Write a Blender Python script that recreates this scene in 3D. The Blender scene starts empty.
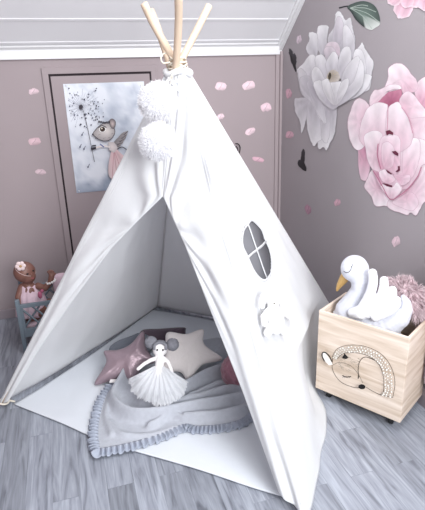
import bpy, bmesh, math, random
from mathutils import Vector, Matrix, noise
from math import sin, cos, pi, sqrt, radians, tan, atan2, hypot
random.seed(7)
SC = bpy.context.scene
COL = SC.collection
# ------------------------------------------------------------------ camera
F, PIT, ROLL, YAW = 493.5, 0.34426, -0.03215, 0.28255
CAM = Vector((0, 0, 1.4))
FW = Vector((sin(YAW)*cos(PIT), cos(YAW)*cos(PIT), -sin(PIT)))
_r = Vector((cos(YAW), -sin(YAW), 0)); _u = _r.cross(FW)
RT = _r*cos(ROLL)+_u*sin(ROLL); UP = -_r*sin(ROLL)+_u*cos(ROLL)
cd = bpy.data.cameras.new('camera'); cam = bpy.data.objects.new('camera', cd); COL.objects.link(cam)
cam.matrix_world = Matrix(((RT.x, UP.x, -FW.x, CAM.x), (RT.y, UP.y, -FW.y, CAM.y), (RT.z, UP.z, -FW.z, CAM.z), (0, 0, 0, 1)))
cd.sensor_width = 36; cd.sensor_fit = 'AUTO'; cd.lens = F*36/510; cd.clip_start = .02
SC.camera = cam

def ray(x, y): return FW*F+RT*(x-212.5)-UP*(y-255)
def hit(x, y, p, n):
    d = ray(x, y); return CAM+d*((p-CAM).dot(n)/d.dot(n))
def flo(x, y, z=0.): return hit(x, y, Vector((0, 0, z)), Vector((0, 0, 1)))
def mpp(p): return (p-CAM).dot(FW)/F      # metres per pixel at a point
WY, GX = 3.1, 1.395
def onwall(x, y, off=0): return hit(x, y, Vector((0, WY-off, 0)), Vector((0, 1, 0)))
def ongab(x, y, off=0): return hit(x, y, Vector((GX-off, 0, 0)), Vector((1, 0, 0)))

# ------------------------------------------------------------------ materials
def lin(c):
    return tuple(((v/255)/12.92 if v/255 <= .04045 else ((v/255+.055)/1.055)**2.4) for v in c)+(1,)
MATS = {}
def mat(name, rgb, rough=.6, metal=0, noise_amt=0, scale=20, bump=0, bscale=80, sheen=0, trans=0, spec=.5, coat=0, stretch=None, vcol=False, alpha=1):
    if name in MATS: return MATS[name]
    m = bpy.data.materials.new(name); m.use_nodes = True
    nt = m.node_tree; b = nt.nodes['Principled BSDF']
    b.inputs['Base Color'].default_value = lin(rgb)
    b.inputs['Roughness'].default_value = rough; b.inputs['Metallic'].default_value = metal
    b.inputs['Specular IOR Level'].default_value = spec
    b.inputs['Coat Weight'].default_value = coat
    if sheen:
        b.inputs['Sheen Weight'].default_value = sheen
    if alpha < 1: b.inputs['Alpha'].default_value = alpha
    tc = nt.nodes.new('ShaderNodeTexCoord'); mp = nt.nodes.new('ShaderNodeMapping')
    nt.links.new(tc.outputs['Object'], mp.inputs[0])
    if stretch: mp.inputs['Scale'].default_value = stretch
    src = None
    if vcol:
        a = nt.nodes.new('ShaderNodeVertexColor'); a.layer_name = 'Col'; src = a.outputs[0]
        nt.links.new(src, b.inputs['Base Color'])
    if noise_amt:
        n = nt.nodes.new('ShaderNodeTexNoise'); n.inputs['Scale'].default_value = scale; n.inputs['Detail'].default_value = 5
        nt.links.new(mp.outputs[0], n.inputs[0])
        r = nt.nodes.new('ShaderNodeMapRange'); r.inputs[1].default_value = .3; r.inputs[2].default_value = .7
        r.inputs[3].default_value = 1-noise_amt; r.inputs[4].default_value = 1+noise_amt
        nt.links.new(n.outputs[0], r.inputs[0])
        h = nt.nodes.new('ShaderNodeVectorMath'); h.operation = 'SCALE'
        h.inputs[0].default_value = lin(rgb)[:3]
        if src: nt.links.new(src, h.inputs[0])
        nt.links.new(r.outputs[0], h.inputs['Scale']); nt.links.new(h.outputs[0], b.inputs['Base Color'])
    if bump:
        n = nt.nodes.new('ShaderNodeTexNoise'); n.inputs['Scale'].default_value = bscale; n.inputs['Detail'].default_value = 4
        nt.links.new(mp.outputs[0], n.inputs[0])
        bp = nt.nodes.new('ShaderNodeBump'); bp.inputs['Strength'].default_value = bump; bp.inputs['Distance'].default_value = .01
        nt.links.new(n.outputs[0], bp.inputs['Height']); nt.links.new(bp.outputs[0], b.inputs['Normal'])
    if trans:
        t = nt.nodes.new('ShaderNodeBsdfTranslucent'); t.inputs[0].default_value = lin(rgb)
        mx = nt.nodes.new('ShaderNodeMixShader'); mx.inputs[0].default_value = trans
        out = nt.nodes['Material Output']
        nt.links.new(b.outputs[0], mx.inputs[1]); nt.links.new(t.outputs[0], mx.inputs[2]); nt.links.new(mx.outputs[0], out.inputs[0])
    MATS[name] = m; return m

M_WALL = mat('mauve_paint', (158, 146, 149), .75, noise_amt=.02, scale=3, bump=.05, bscale=120)
M_GAB = mat('mauve_wall_paint', (163, 156, 160), .75, noise_amt=.02, scale=3, bump=.05, bscale=120)
M_CEIL = mat('grey_white_panel', (226, 226, 229), .5, noise_amt=.015, scale=4)
M_TRIM = mat('white_gloss_paint', (224, 224, 226), .35)
M_BLACK = mat('black_gap', (40, 30, 36), .8)
M_CANVAS = mat('white_canvas', (240, 241, 243), .85, trans=.4, bump=.12, bscale=35, spec=.2)
M_MAT = mat('white_cotton_mat', (212, 216, 223), .9, bump=.1, bscale=30, spec=.15)
M_POLE = mat('pale_pine', (212, 190, 168), .55, noise_amt=.06, scale=18, stretch=(1, 1, .15))
M_ROPE = mat('natural_cotton_cord', (224, 216, 202), .9, bump=.4, bscale=300)
M_PRINT = mat('printed_paper', (255, 255, 255), .55, vcol=True, spec=.3)
M_STICK = mat('printed_vinyl', (255, 255, 255), .5, vcol=True, spec=.3, noise_amt=.045, scale=30)
M_POM = mat('white_tulle', (248, 248, 250), .9, trans=.5)
M_GREY = mat('grey_muslin', (180, 183, 192), .95, noise_amt=.05, scale=60, bump=.5, bscale=260, sheen=.2, spec=.1)
M_RUF = mat('grey_muslin_ruffle', (166, 172, 186), .95, bump=.4, bscale=200, spec=.1)
M_MAUVE = mat('metallic_mauve_vinyl', (158, 138, 147), .32, metal=.4, noise_amt=.05, scale=12, bump=.35, bscale=22)
M_BEIGE = mat('beige_dimple_plush', (232, 225, 223), .95, sheen=.3, bump=.3, bscale=150)
M_PLUM = mat('plum_velvet', (78, 62, 74), .8, sheen=.3)
M_DKGREY = mat('slate_cotton', (112, 116, 126), .9, bump=.3, bscale=60)
M_ROSE = mat('dusty_rose_chenille', (160, 112, 126), .95, sheen=.4, bump=.6, bscale=60, noise_amt=.15, scale=30)
M_SWAN = mat('white_plush', (212, 214, 224), .85, sheen=.2, spec=.2)
M_GOLD = mat('gold_leatherette', (204, 166, 104), .4, metal=.3)
M_DARK = mat('black_thread', (20, 18, 20), .7)
M_FUR = mat('pink_faux_fur', (212, 192, 197), .8, noise_amt=.2, scale=25, trans=.1)
M_COT = mat('blue_grey_paint', (112, 124, 134), .5)
M_SKIN = mat('tan_vinyl', (124, 86, 76), .45, noise_amt=.04, scale=20)
M_PINKC = mat('pale_pink_cotton', (216, 190, 202), .9, noise_amt=.08, scale=60)
M_DOLL = mat('white_linen', (236, 232, 232), .9, bump=.2, bscale=200)
M_BUN = mat('grey_felt_hair', (128, 128, 136), .95, bump=.6, bscale=180, noise_amt=.1, scale=80)
M_TULLE = mat('white_net', (240, 241, 244), .9, trans=.4, alpha=.7)
M_RUB = mat('black_rubber', (26, 26, 28), .6)
M_STEEL = mat('dull_steel', (120, 120, 124), .4, metal=.8)

def wood_mat():
    m = bpy.data.materials.new('pale_pine_board'); m.use_nodes = True; nt = m.node_tree; b = nt.nodes['Principled BSDF']
    tc = nt.nodes.new('ShaderNodeTexCoord'); mp = nt.nodes.new('ShaderNodeMapping'); mp.inputs['Scale'].default_value = (2.2, 2.2, 22)
    n = nt.nodes.new('ShaderNodeTexNoise'); n.inputs['Scale'].default_value = 1.6; n.inputs['Detail'].default_value = 6; n.inputs['Distortion'].default_value = .8
    r = nt.nodes.new('ShaderNodeValToRGB'); r.color_ramp.elements[0].position = .3; r.color_ramp.elements[0].color = lin((194, 174, 154))
    r.color_ramp.elements[1].position = .68; r.color_ramp.elements[1].color = lin((230, 215, 202))
    nt.links.new(tc.outputs['Object'], mp.inputs[0]); nt.links.new(mp.outputs[0], n.inputs[0]); nt.links.new(n.outputs[0], r.inputs[0]); nt.links.new(r.outputs[0], b.inputs['Base Color'])
    b.inputs['Roughness'].default_value = .55
    return m
M_WOOD = wood_mat()

def floor_mat():
    m = bpy.data.materials.new('grey_oak_laminate'); m.use_nodes = True; nt = m.node_tree; b = nt.nodes['Principled BSDF']
    L = nt.links.new; N = nt.nodes.new
    tc = N('ShaderNodeTexCoord'); mp = N('ShaderNodeMapping'); mp.inputs['Rotation'].default_value = (0, 0, radians(90))
    L(tc.outputs['Object'], mp.inputs[0])
    br = N('ShaderNodeTexBrick'); br.inputs['Scale'].default_value = 1; br.inputs['Brick Width'].default_value = .62; br.inputs['Row Height'].default_value = .096
    br.inputs['Mortar Size'].default_value = .0009; br.offset = .37; br.inputs['Bias'].default_value = 0
    br.inputs['Color1'].default_value = (0, 0, 0, 1); br.inputs['Color2'].default_value = (1, 1, 1, 1); br.inputs['Mortar'].default_value = (.1, .1, .1, 1)
    L(mp.outputs[0], br.inputs[0])
    # grain coordinates, shifted plank by plank
    ad = N('ShaderNodeVectorMath'); ad.operation = 'MULTIPLY_ADD'
    L(br.outputs['Color'], ad.inputs[0]); ad.inputs[1].default_value = (7.3, 3.1, 5.7); L(mp.outputs[0], ad.inputs[2])
    m2 = N('ShaderNodeMapping'); m2.inputs['Scale'].default_value = (1.6, 15, 1); L(ad.outputs[0], m2.inputs[0])
    n1 = N('ShaderNodeTexNoise'); n1.inputs['Scale'].default_value = 2.2; n1.inputs['Detail'].default_value = 7; n1.inputs['Distortion'].default_value = 1.3; L(m2.outputs[0], n1.inputs[0])
    m3 = N('ShaderNodeMapping'); m3.inputs['Scale'].default_value = (4, 60, 1); L(ad.outputs[0], m3.inputs[0])
    n2 = N('ShaderNodeTexNoise'); n2.inputs['Scale'].default_value = 3; n2.inputs['Detail'].default_value = 4; L(m3.outputs[0], n2.inputs[0])
    r = N('ShaderNodeValToRGB')
    e = r.color_ramp.elements; e[0].position = .28; e[0].color = lin((104, 107, 117)); e[1].position = .72; e[1].color = lin((168, 173, 184))
    x = e.new(.45); x.color = lin((142, 146, 157))
    L(n1.outputs[0], r.inputs[0])
    mx = N('ShaderNodeMixRGB'); mx.blend_type = 'MULTIPLY'; mx.inputs[0].default_value = .5; L(r.outputs[0], mx.inputs[1])
    rr = N('ShaderNodeMapRange'); rr.inputs[1].default_value = .25; rr.inputs[2].default_value = .75; rr.inputs[3].default_value = .7; rr.inputs[4].default_value = 1.15; L(n2.outputs[0], rr.inputs[0])
    L(rr.outputs[0], mx.inputs[2])
    m4 = N('ShaderNodeMixRGB'); m4.blend_type = 'MULTIPLY'; m4.inputs[0].default_value = 1; L(mx.outputs[0], m4.inputs[1])
    r2 = N('ShaderNodeMapRange'); r2.inputs[3].default_value = .72; r2.inputs[4].default_value = 1.12; L(br.outputs['Color'], r2.inputs[0]); L(r2.outputs[0], m4.inputs[2])
    L(m4.outputs[0], b.inputs['Base Color']); b.inputs['Roughness'].default_value = .42; b.inputs['Specular IOR Level'].default_value = .4
    bp = N('ShaderNodeBump'); bp.inputs['Strength'].default_value = .12; bp.inputs['Distance'].default_value = .004; L(n1.outputs[0], bp.inputs['Height']); L(bp.outputs[0], b.inputs['Normal'])
    return m
M_FLOOR = floor_mat()

# ------------------------------------------------------------------ helpers
def link(name, me, m, parent=None, smooth=True):
    o = bpy.data.objects.new(name, me); COL.objects.link(o)
    if m is not None:
        for q in (m if isinstance(m, (list, tuple)) else [m]): me.materials.append(q)
    if smooth:
        me.polygons.foreach_set('use_smooth', [True]*len(me.polygons))
    if parent:
        o.parent = parent; o.matrix_parent_inverse = parent_world(parent).inverted()
    return o
def parent_world(p):
    m = p.matrix_basis.copy()
    if p.parent: m = parent_world(p.parent) @ p.matrix_parent_inverse @ m
    return m
def obj(name, verts, faces, m, parent=None, smooth=True):
    me = bpy.data.meshes.new(name); me.from_pydata([tuple(v) for v in verts], [], faces); me.update()
    return link(name, me, m, parent, smooth)
def bobj(name, bm, m, parent=None, smooth=True, bevel=0):
    if bevel:
        bmesh.ops.bevel(bm, geom=[e for e in bm.edges if len(e.link_faces) == 2 and e.calc_face_angle(0) > .5], offset=bevel, segments=2, affect='EDGES', profile=.5)
    me = bpy.data.meshes.new(name); bm.to_mesh(me); bm.free(); return link(name, me, m, parent, smooth)
def tag(o, label, cat, group=None, kind=None):
    o['label'] = label; o['category'] = cat
    if group: o['group'] = group
    if kind: o['kind'] = kind
    return o
def struct(o, label=None):
    o['kind'] = 'structure'
    if label: o['label'] = label
    return o
def empty(name, loc, label, cat, group=None):
    o = bpy.data.objects.new(name, None); COL.objects.link(o); o.location = loc; o.empty_display_size = .05
    return tag(o, label, cat, group)
def box(bm, lo, hi, M=None):
    r = bmesh.ops.create_cube(bm, size=1)
    lo, hi = Vector(lo), Vector(hi)
    for v in r['verts']:
        v.co = Vector((lo[i]+(v.co[i]+.5)*(hi[i]-lo[i]) for i in range(3)))
        if M: v.co = M @ v.co
    return bm
def nbm(): return bmesh.new()
def frame(d):
    d = d.normalized(); a = Vector((0, 0, 1)) if abs(d.z) < .9 else Vector((1, 0, 0))
    x = d.cross(a).normalized(); return x, d.cross(x).normalized()
def tube(bm, pts, rad, seg=10, closed=False, cap=True):
    pts = [Vector(p) for p in pts]; n = len(pts); rings = []
    rad = rad if isinstance(rad, (list, tuple)) else [rad]*n
    px = None
    for i, p in enumerate(pts):
        if closed: d = pts[(i+1) % n]-pts[i-1]
        else: d = pts[min(i+1, n-1)]-pts[max(i-1, 0)]
        d.normalize()
        if px is None: x, y = frame(d)
        else:
            x = (px-d*px.dot(d)).normalized(); y = d.cross(x)
        px = x
        rings.append([bm.verts.new(p+(x*cos(2*pi*k/seg)+y*sin(2*pi*k/seg))*rad[i]) for k in range(seg)])
    for i in range(n if closed else n-1):
        a, b = rings[i], rings[(i+1) % n]
        for k in range(seg): bm.faces.new((a[k], a[(k+1) % seg], b[(k+1) % seg], b[k]))
    if cap and not closed:
        bm.faces.new(rings[0][::-1]); bm.faces.new(rings[-1])
    return bm
def ball(bm, c, r, sub=2, M=None):
    res = bmesh.ops.create_icosphere(bm, subdivisions=sub, radius=1)
    r = r if isinstance(r, (list, tuple, Vector)) else (r, r, r)
    for v in res['verts']:
        q = Vector((v.co.x*r[0], v.co.y*r[1], v.co.z*r[2]))
        if M: q = M @ q
        v.co = q+Vector(c)
def chain(bm, pts, radii, step=.35):
    """dense run of spheres, merged later by the voxel remesh"""
    for i in range(len(pts)-1):
        a, b = Vector(pts[i]), Vector(pts[i+1]); ra, rb = radii[i], radii[i+1]
        n = max(1, int((b-a).length/(min(ra, rb)*step)))
        for k in range(n+1):
            t = k/n; ball(bm, a.lerp(b, t), ra+(rb-ra)*t, 2)
def remesh(o, vox, smooth=4):
    m = o.modifiers.new('remesh', 'REMESH'); m.mode = 'VOXEL'; m.voxel_size = vox; m.use_smooth_shade = True
    s = o.modifiers.new('smooth', 'SMOOTH'); s.factor = .5; s.iterations = smooth
    return o
def catmull(P, n, closed=False):
    P = [Vector(p) for p in P]; out = []; N = len(P); segs = N if closed else N-1
    for i in range(segs):
        if closed: a, b, c, d = P[i-1], P[i], P[(i+1) % N], P[(i+2) % N]
        else: a, b, c, d = P[max(i-1, 0)], P[i], P[i+1], P[min(i+2, N-1)]
        for k in range(n):
            t = k/n; out.append(.5*((2*b)+(c-a)*t+(2*a-5*b+4*c-d)*t*t+(3*b-a-3*c+d)*t**3))
    if not closed: out.append(P[-1])
    return out
def nz(p, s=1, o=0): return noise.noise(Vector((p[0]*s+o, p[1]*s+o*1.7, p[2]*s-o)))
def solid(o, t, off=0):
    m = o.modifiers.new('thickness', 'SOLIDIFY'); m.thickness = t; m.offset = off; return o

# ------------------------------------------------------------------ room shell
bm = nbm(); box(bm, (-1.6, -.6, -.05), (GX, WY, 0)); fl = struct(bobj('floor', bm, M_FLOOR, smooth=False), 'grey oak laminate floor')
CZ, CS = 1.578, .82          # ceiling height at the knee wall, slope
bm = nbm(); box(bm, (-1.6, WY, 0), (GX+.1, WY+.08, CZ+.03)); struct(bobj('wall_back', bm, M_WALL, smooth=False), 'low mauve knee wall')
def ceil_z(y): return CZ+CS*(WY-y)
Y0 = 1.75
bm = nbm(); box(bm, (-.83, .35, 0), (-.75, WY, 2.4)); struct(bobj('shade_wall_left', bm, M_WALL, smooth=False), 'added mauve wall out of view, shading the left corner')  # unseen wall, added to block light from the left behind the tepee
vs = [(GX, -.0, 0), (GX, WY, 0), (GX, WY, ceil_z(WY)), (GX, Y0, ceil_z(Y0)), (GX, .9, ceil_z(Y0)), (GX, .9, 0)]
vs = [(GX, .9, 0), (GX, WY, 0), (GX, WY, CZ), (GX, Y0, ceil_z(Y0)), (GX, .9, ceil_z(Y0))]
vv = vs+[(x+.08, y, z) for x, y, z in vs]; n = 5
struct(obj('wall_right', vv, [tuple(range(n)), tuple(range(2*n-1, n-1, -1))]+[(i, (i+1) % n, (i+1) % n+n, i+n) for i in range(n)], M_GAB, smooth=False), 'mauve gable wall with flower decals')
# sloping ceiling of wide boards with raised battens
def oncl(x, y):
    nrm = Vector((0, CS, 1)).normalized(); return hit(x, y, Vector((0, WY, CZ)), nrm)
SL = Matrix.Rotation(-math.atan(CS), 4, 'X')
def slab(bm, x0, x1, s0, s1, t0, t1):
    """box on the slope: s metres up the slope from the knee wall, t metres inward"""
    d = Vector((0, -1, CS)).normalized(); nn = Vector((0, -CS, -1)).normalized(); base = Vector((0, WY, CZ))
    r = bmesh.ops.create_cube(bm, size=1)
    for v in r['verts']:
        c = v.co+Vector((.5, .5, .5)); x = x0+c.x*(x1-x0); s = s0+c.y*(s1-s0); t = t0+c.z*(t1-t0)
        v.co = base+d*s+nn*t+Vector((x, 0, 0))
LEN = (WY-Y0)*sqrt(1+CS*CS)
bm = nbm(); s41 = (oncl(140, 41.4)-Vector((oncl(140, 41.4).x, WY, CZ))).length; s19 = (oncl(140, 19.4)-Vector((oncl(140, 19.4).x, WY, CZ))).length
slab(bm, -1.6, GX, -.02, LEN, -.04, 0)
st = s19-s41
k = 0
for s in (s41, s19, s19+st*.9, s19+st*1.8, s19+st*2.7, s19+st*3.6):
    if s < LEN-.02:
        slab(bm, -1.6, GX, s-.006, s+.006, 0, .004)
struct(bobj('ceiling', bm, M_CEIL, smooth=False), 'sloping grey-white panelled ceiling')
# trims
bm = nbm()
box(bm, (-1.6, WY-.018, 1.526), (GX, WY, CZ-.003)); slab(bm, -1.6, GX, .0, .03, 0, .010)
struct(bobj('trim_1', bm, M_TRIM, smooth=False, bevel=.003), 'white cornice along knee wall')
bm = nbm(); d = Vector((0, -1, CS)).normalized()
slab(bm, GX-.022, GX, .0, LEN, 0.0, .034)
slab(bm, GX-.034, GX-.02, .0, LEN, 0.0, .014)
struct(bobj('trim_2', bm, M_TRIM, smooth=False, bevel=.002), 'white sloping trim where the ceiling meets the gable wall')
bm = nbm(); box(bm, (GX-.040, WY-.012, .1), (GX-.004, WY, 1.526)); box(bm, (GX-.016, WY-.03, .1), (GX, WY, 1.545))
struct(bobj('trim_3', bm, M_WALL, smooth=False, bevel=.002), 'mauve corner moulding')
bm = nbm(); box(bm, (-1.6, WY-.016, 0), (GX-.02, WY, .062)); struct(bobj('baseboard_back', bm, mat('grey_baseboard', (150, 140, 146), .5), smooth=False, bevel=.003))
bm = nbm(); box(bm, (GX-.014, .9, 0), (GX, WY-.02, .085)); struct(bobj('baseboard_right', bm, MATS['grey_baseboard'], smooth=False, bevel=.003))
# hatch door in the knee wall
a = onwall(41, 68); b = onwall(49, 75); c = onwall(150, 72.5)
x0, x1 = b.x, c.x; z1 = b.z; fo = b.x-a.x; zt = a.z
door = bpy.data.objects.new('door_1', None); COL.objects.link(door); door.location = ((x0+x1)/2, WY, .1); struct(door, 'mauve hatch door in the knee wall')
zb = .10
bm = nbm()
box(bm, (x0-fo, WY-.012, zb-fo*.6), (x0-.004, WY, zt)); box(bm, (x1+.004, WY-.012, zb-fo*.6), (x1+fo, WY, zt)); box(bm, (x0-fo, WY-.0125, z1+.004), (x1+fo, WY, zt)); 
bobj('frame', bm, M_WALL, door, smooth=False, bevel=.002)
bm = nbm(); box(bm, (x0-.006, WY-.004, zb), (x1+.006, WY-.001, z1+.006)); bobj('gap', bm, M_BLACK, door, smooth=False)
bm = nbm(); box(bm, (x0+.006, WY-.012, zb), (x1-.006, WY-.0035, z1-.008)); bobj('panel', bm, M_WALL, door, smooth=False, bevel=.002)
PY = .012   # the panel's face stands this far off the wall

# ------------------------------------------------------------------ flat prints: polygons in photo-like outlines mapped on a wall plane
class Print:
    def __init__(s, fn, step=.00012): s.fn = fn; s.V = []; s.Fc = []; s.C = []; s.k = 0; s.step = step
    def lay(s): s.k += 1; return s.k*s.step
    def poly(s, pts, col, off=None):
        off = s.lay() if off is None else off
        i = len(s.V); s.V += [s.fn(p[0], p[1], off) for p in pts]; s.Fc.append(tuple(range(i, i+len(pts)))); s.C.append([col]*len(pts))
    def fan(s, c, pts, cc, ce):
        off = s.lay(); i = len(s.V); n = len(pts); s.V += [s.fn(c[0], c[1], off)]+[s.fn(p[0], p[1], off) for p in pts]
        ce = ce if isinstance(ce, list) else [ce]*n
        for k in range(n): s.Fc.append((i, i+1+k, i+1+(k+1) % n)); s.C.append([cc, ce[k], ce[(k+1) % n]])
    def line(s, pts, w, col, n=6, taper=False):
        P = catmull([Vector((p[0], p[1], 0)) for p in pts], n) if len(pts) > 2 else [Vector((p[0], p[1], 0)) for p in pts]
        off = s.lay(); L = []; R = []; N = len(P)
        for i, p in enumerate(P):
            d = P[min(i+1, N-1)]-P[max(i-1, 0)]; q = Vector((-d.y, d.x, 0)).normalized()*(w/2*(1 if not taper else (1-.9*i/(N-1))))
            L.append(p+q); R.append(p-q)
        for i in range(N-1): s.poly([L[i], L[i+1], R[i+1], R[i]], col, off)
    def dot(s, c, r, col, n=10, ry=None, rot=0):
        ry = ry or r; s.poly([(c[0]+cos(2*pi*k/n)*r*cos(rot)-sin(2*pi*k/n)*ry*sin(rot), c[1]+cos(2*pi*k/n)*r*sin(rot)+sin(2*pi*k/n)*ry*cos(rot)) for k in range(n)], col)
    def petal(s, base, tip, w, ci, ct, jag=.06, blunt=.7, bend=0, edge=None, seed=0, veins=0, vcol=None):
        """petal from base to tip, w wide; colours from root ci to rim ct"""
        b = Vector((base[0], base[1], 0)); t = Vector((tip[0], tip[1], 0)); d = t-b; L = d.length; d.normalize(); q = Vector((-d.y, d.x, 0))
        rnd = random.Random(seed*31+int(tip[0]*7+tip[1]*13)); n = 9; off = s.lay()
        def wid(u): return w/2*(sin(pi*min(u, 1)**blunt*.5+.0)**.8)*(1 if u < .7 else sqrt(max(0, 1-((u-.7)/.3)**2))) + (w*.06)
        def ax(u): return b+d*(u*L)+q*(bend*sin(u*pi/2)*L*u)
        rows = []
        for i in range(n+1):
            u = i/n*.985; ww = wid(u)*(1+rnd.uniform(-jag, jag)); c = ax(u)
            dl = [-1, -.62, -.2, .2, .62, 1]
            rows.append([c+q*(ww*x)+d*(rnd.uniform(-jag, jag)*L*.35 if i == n else 0)-d*(abs(x)**2*L*.05*u) for x in dl])
        i0 = len(s.V)
        for r in rows: s.V += [s.fn(p.x, p.y, off) for p in r]
        ed = edge or ct
        def colr(i, j):
            u = (i/n)**1.1; e = abs(j-2.5)/2.5
            c = [ci[k]*(1-u)+ct[k]*u for k in range(3)]
            if e > .8 or i == n: c = [c[k]*.45+ed[k]*.55 for k in range(3)]
            f = 1+.05*sin(j*2.3+seed)
            return tuple(v*f for v in c)
        for i in range(n):
            for j in range(5):
                s.Fc.append((i0+i*6+j, i0+i*6+j+1, i0+(i+1)*6+j+1, i0+(i+1)*6+j)); s.C.append([colr(i, j), colr(i, j+1), colr(i+1, j+1), colr(i+1, j)])
        for v in range(veins):
            x = rnd.uniform(-.5, .5); s.line([ax(.25)+q*(wid(.25)*x*.7), ax(.6)+q*(wid(.6)*x), ax(.9)+q*(wid(.9)*x*1.1)], .35, vcol or tuple(k*.9 for k in ci), 3)
    def shape(s, pts, root, dark, light, line=None, lw=.35, rag=0, pw=1.0):
        """a petal from its outline: colour runs from the root outwards"""
        Q = [(p.x, p.y) for p in catmull([Vector((p[0], p[1], 0)) for p in pts], 4, True)]
        if rag:
            rnd = random.Random(int(sum(p[0] for p in pts))); Q = [(x+rnd.uniform(-rag, rag), y+rnd.uniform(-rag, rag)) for x, y in Q]
        n = len(Q); c = (sum(p[0] for p in Q)/n, sum(p[1] for p in Q)/n); off = s.lay(); i = len(s.V); md = max(hypot(p[0]-root[0], p[1]-root[1]) for p in Q)
        def col(p, k=0):
            t = min(1, hypot(p[0]-root[0], p[1]-root[1])/md)**pw; f = 1+.035*sin(atan2(p[1]-root[1], p[0]-root[0])*13+k); return tuple((a*(1-t)+b*t)*f for a, b in zip(dark, light))
        rings = [[(c[0]+(p[0]-c[0])*r, c[1]+(p[1]-c[1])*r) for p in Q] for r in (.34, .67, 1)]
        s.V.append(s.fn(c[0], c[1], off))
        for rg in rings: s.V += [s.fn(p[0], p[1], off) for p in rg]
        cc = col(c); K = [[col(p) for p in rg] for rg in rings]; K[2] = [tuple(v*.75+w*.25 for v, w in zip(k, light)) for k in K[2]]
        for k in range(n):
            k2 = (k+1) % n; s.Fc.append((i, i+1+k, i+1+k2)); s.C.append([cc, K[0][k], K[0][k2]])
            for r in (0, 1):
                a = i+1+r*n; s.Fc.append((a+k, a+n+k, a+n+k2, a+k2)); s.C.append([K[r][k], K[r+1][k], K[r+1][k2], K[r][k2]])
        if line:
            off = s.lay()
            for k in range(n):
                p, q = Q[k], Q[(k+1) % n]; d = Vector((q[0]-p[0], q[1]-p[1], 0))
                if d.length < 1e-4: continue
                m = Vector((-d.y, d.x, 0)).normalized()*lw/2; s.poly([(p[0]-m.x, p[1]-m.y), (q[0]-m.x, q[1]-m.y), (q[0]+m.x, q[1]+m.y), (p[0]+m.x, p[1]+m.y)], line, off)
    def build(s, name, m, parent=None):
        o = obj(name, s.V, s.Fc, m, parent, smooth=False); ca = o.data.color_attributes.new('Col', 'BYTE_COLOR', 'CORNER')
        i = 0
        for fc in s.C:
            for c in fc: ca.data[i].color_srgb = (max(0, min(1, c[0]/255)), max(0, min(1, c[1]/255)), max(0, min(1, c[2]/255)), 1); i += 1
        return o
GF = lambda x, y, off: ongab(x, y, .001+off)
WF = lambda x, y, off: onwall(x, y, .001+off)

# ---- white peony decal
P = Print(GF); W1, W2, WE = (172, 166, 174), (228, 225, 229), (242, 240, 243)
PK = (214, 198, 207)
def wp(b, t, w, ci=W1, ct=W2, **k): P.petal(b, t, w, ci, ct, jag=k.pop('jag', .11), edge=WE, seed=len(P.V), veins=3, vcol=(190, 184, 190), **k)
def c3(L): return [(290+x/4.722, 5+y/4.722) for x, y in L]
def c4(L): return [(290+x/4.722, 75+y/4.722) for x, y in L]
WL, WD, LNW = (238, 237, 239), (176, 171, 180), (190, 186, 192)
def wsh(L, root, d=WD, l=WL, **k): P.shape(L, root, d, l, LNW, rag=k.pop('rag', .35), **k)
CW = (331, 78)
wsh(c3([(215, 45), (230, 28), (250, 50), (262, 70), (285, 60), (292, 90), (300, 130), (308, 160), (300, 200), (250, 220), (200, 190), (178, 170), (185, 140), (210, 100)]), (334, 52))
wsh(c3([(222, 60), (240, 58), (252, 95), (250, 150), (225, 190), (200, 180), (205, 130)]), (336, 50), l=(228, 222, 228))
wsh(c3([(135, 100), (165, 95), (182, 105), (175, 160), (172, 220), (150, 240), (130, 200), (125, 150)]), (326, 62))
wsh(c3([(90, 130), (125, 135), (132, 180), (125, 245), (100, 240), (78, 215), (80, 190), (92, 165)]), (320, 64))
wsh(c3([(250, 120), (268, 95), (300, 150), (305, 200), (290, 260), (255, 240)]), (342, 62))
wsh(c3([(330, 190), (342, 178), (352, 200), (375, 240), (395, 270), (385, 330), (375, 400), (330, 400), (305, 320), (300, 240)]), (345, 88))
wsh(c3([(300, 230), (320, 205), (345, 225), (360, 300), (345, 390), (310, 420), (290, 330)]), (345, 92))
wsh(c3([(35, 305), (60, 280), (95, 235), (125, 250), (120, 330), (130, 400), (100, 450), (55, 420), (40, 350)]), (322, 92))
wsh(c3([(38, 320), (55, 300), (80, 330), (95, 400), (85, 440), (55, 410)]), (322, 100), l=(222, 220, 223))
wsh(c4([(380, 0), (376, 40), (345, 85), (300, 110), (240, 130), (215, 120), (250, 50), (300, 0)]), (332, 98))
wsh(c4([(22, 115), (40, 108), (90, 110), (100, 150), (80, 200), (55, 275), (48, 220), (25, 170)]), (316, 96), l=(230, 229, 231))
wsh(c4([(140, 130), (215, 140), (218, 210), (210, 280), (190, 320), (172, 355), (158, 340), (140, 352), (130, 330), (130, 230)]), (328, 100))
wsh(c4([(90, 120), (150, 130), (160, 250), (150, 300), (128, 318), (112, 335), (95, 300), (80, 240), (80, 190)]), (320, 98))
wsh(c4([(150, 150), (185, 160), (190, 250), (175, 320), (150, 300), (145, 220)]), (328, 104), l=(232, 230, 233))
wsh(c4([(45, 20), (90, 5), (110, 60), (130, 130), (152, 170), (168, 230), (138, 205), (100, 130), (60, 90)]), (318, 84))
wsh(c4([(80, 40), (115, 30), (135, 90), (160, 150), (172, 225), (150, 215), (115, 150)]), (320, 88), l=(224, 222, 226))
P.shape(c3([(160, 225), (172, 185), (200, 172), (230, 185), (236, 235), (200, 262)]), (332, 58), (196, 176, 188), (226, 214, 221), LNW)
wsh(c3([(160, 215), (185, 195), (212, 210), (215, 250), (180, 280)]), (330, 66), l=(222, 210, 217))
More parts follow.
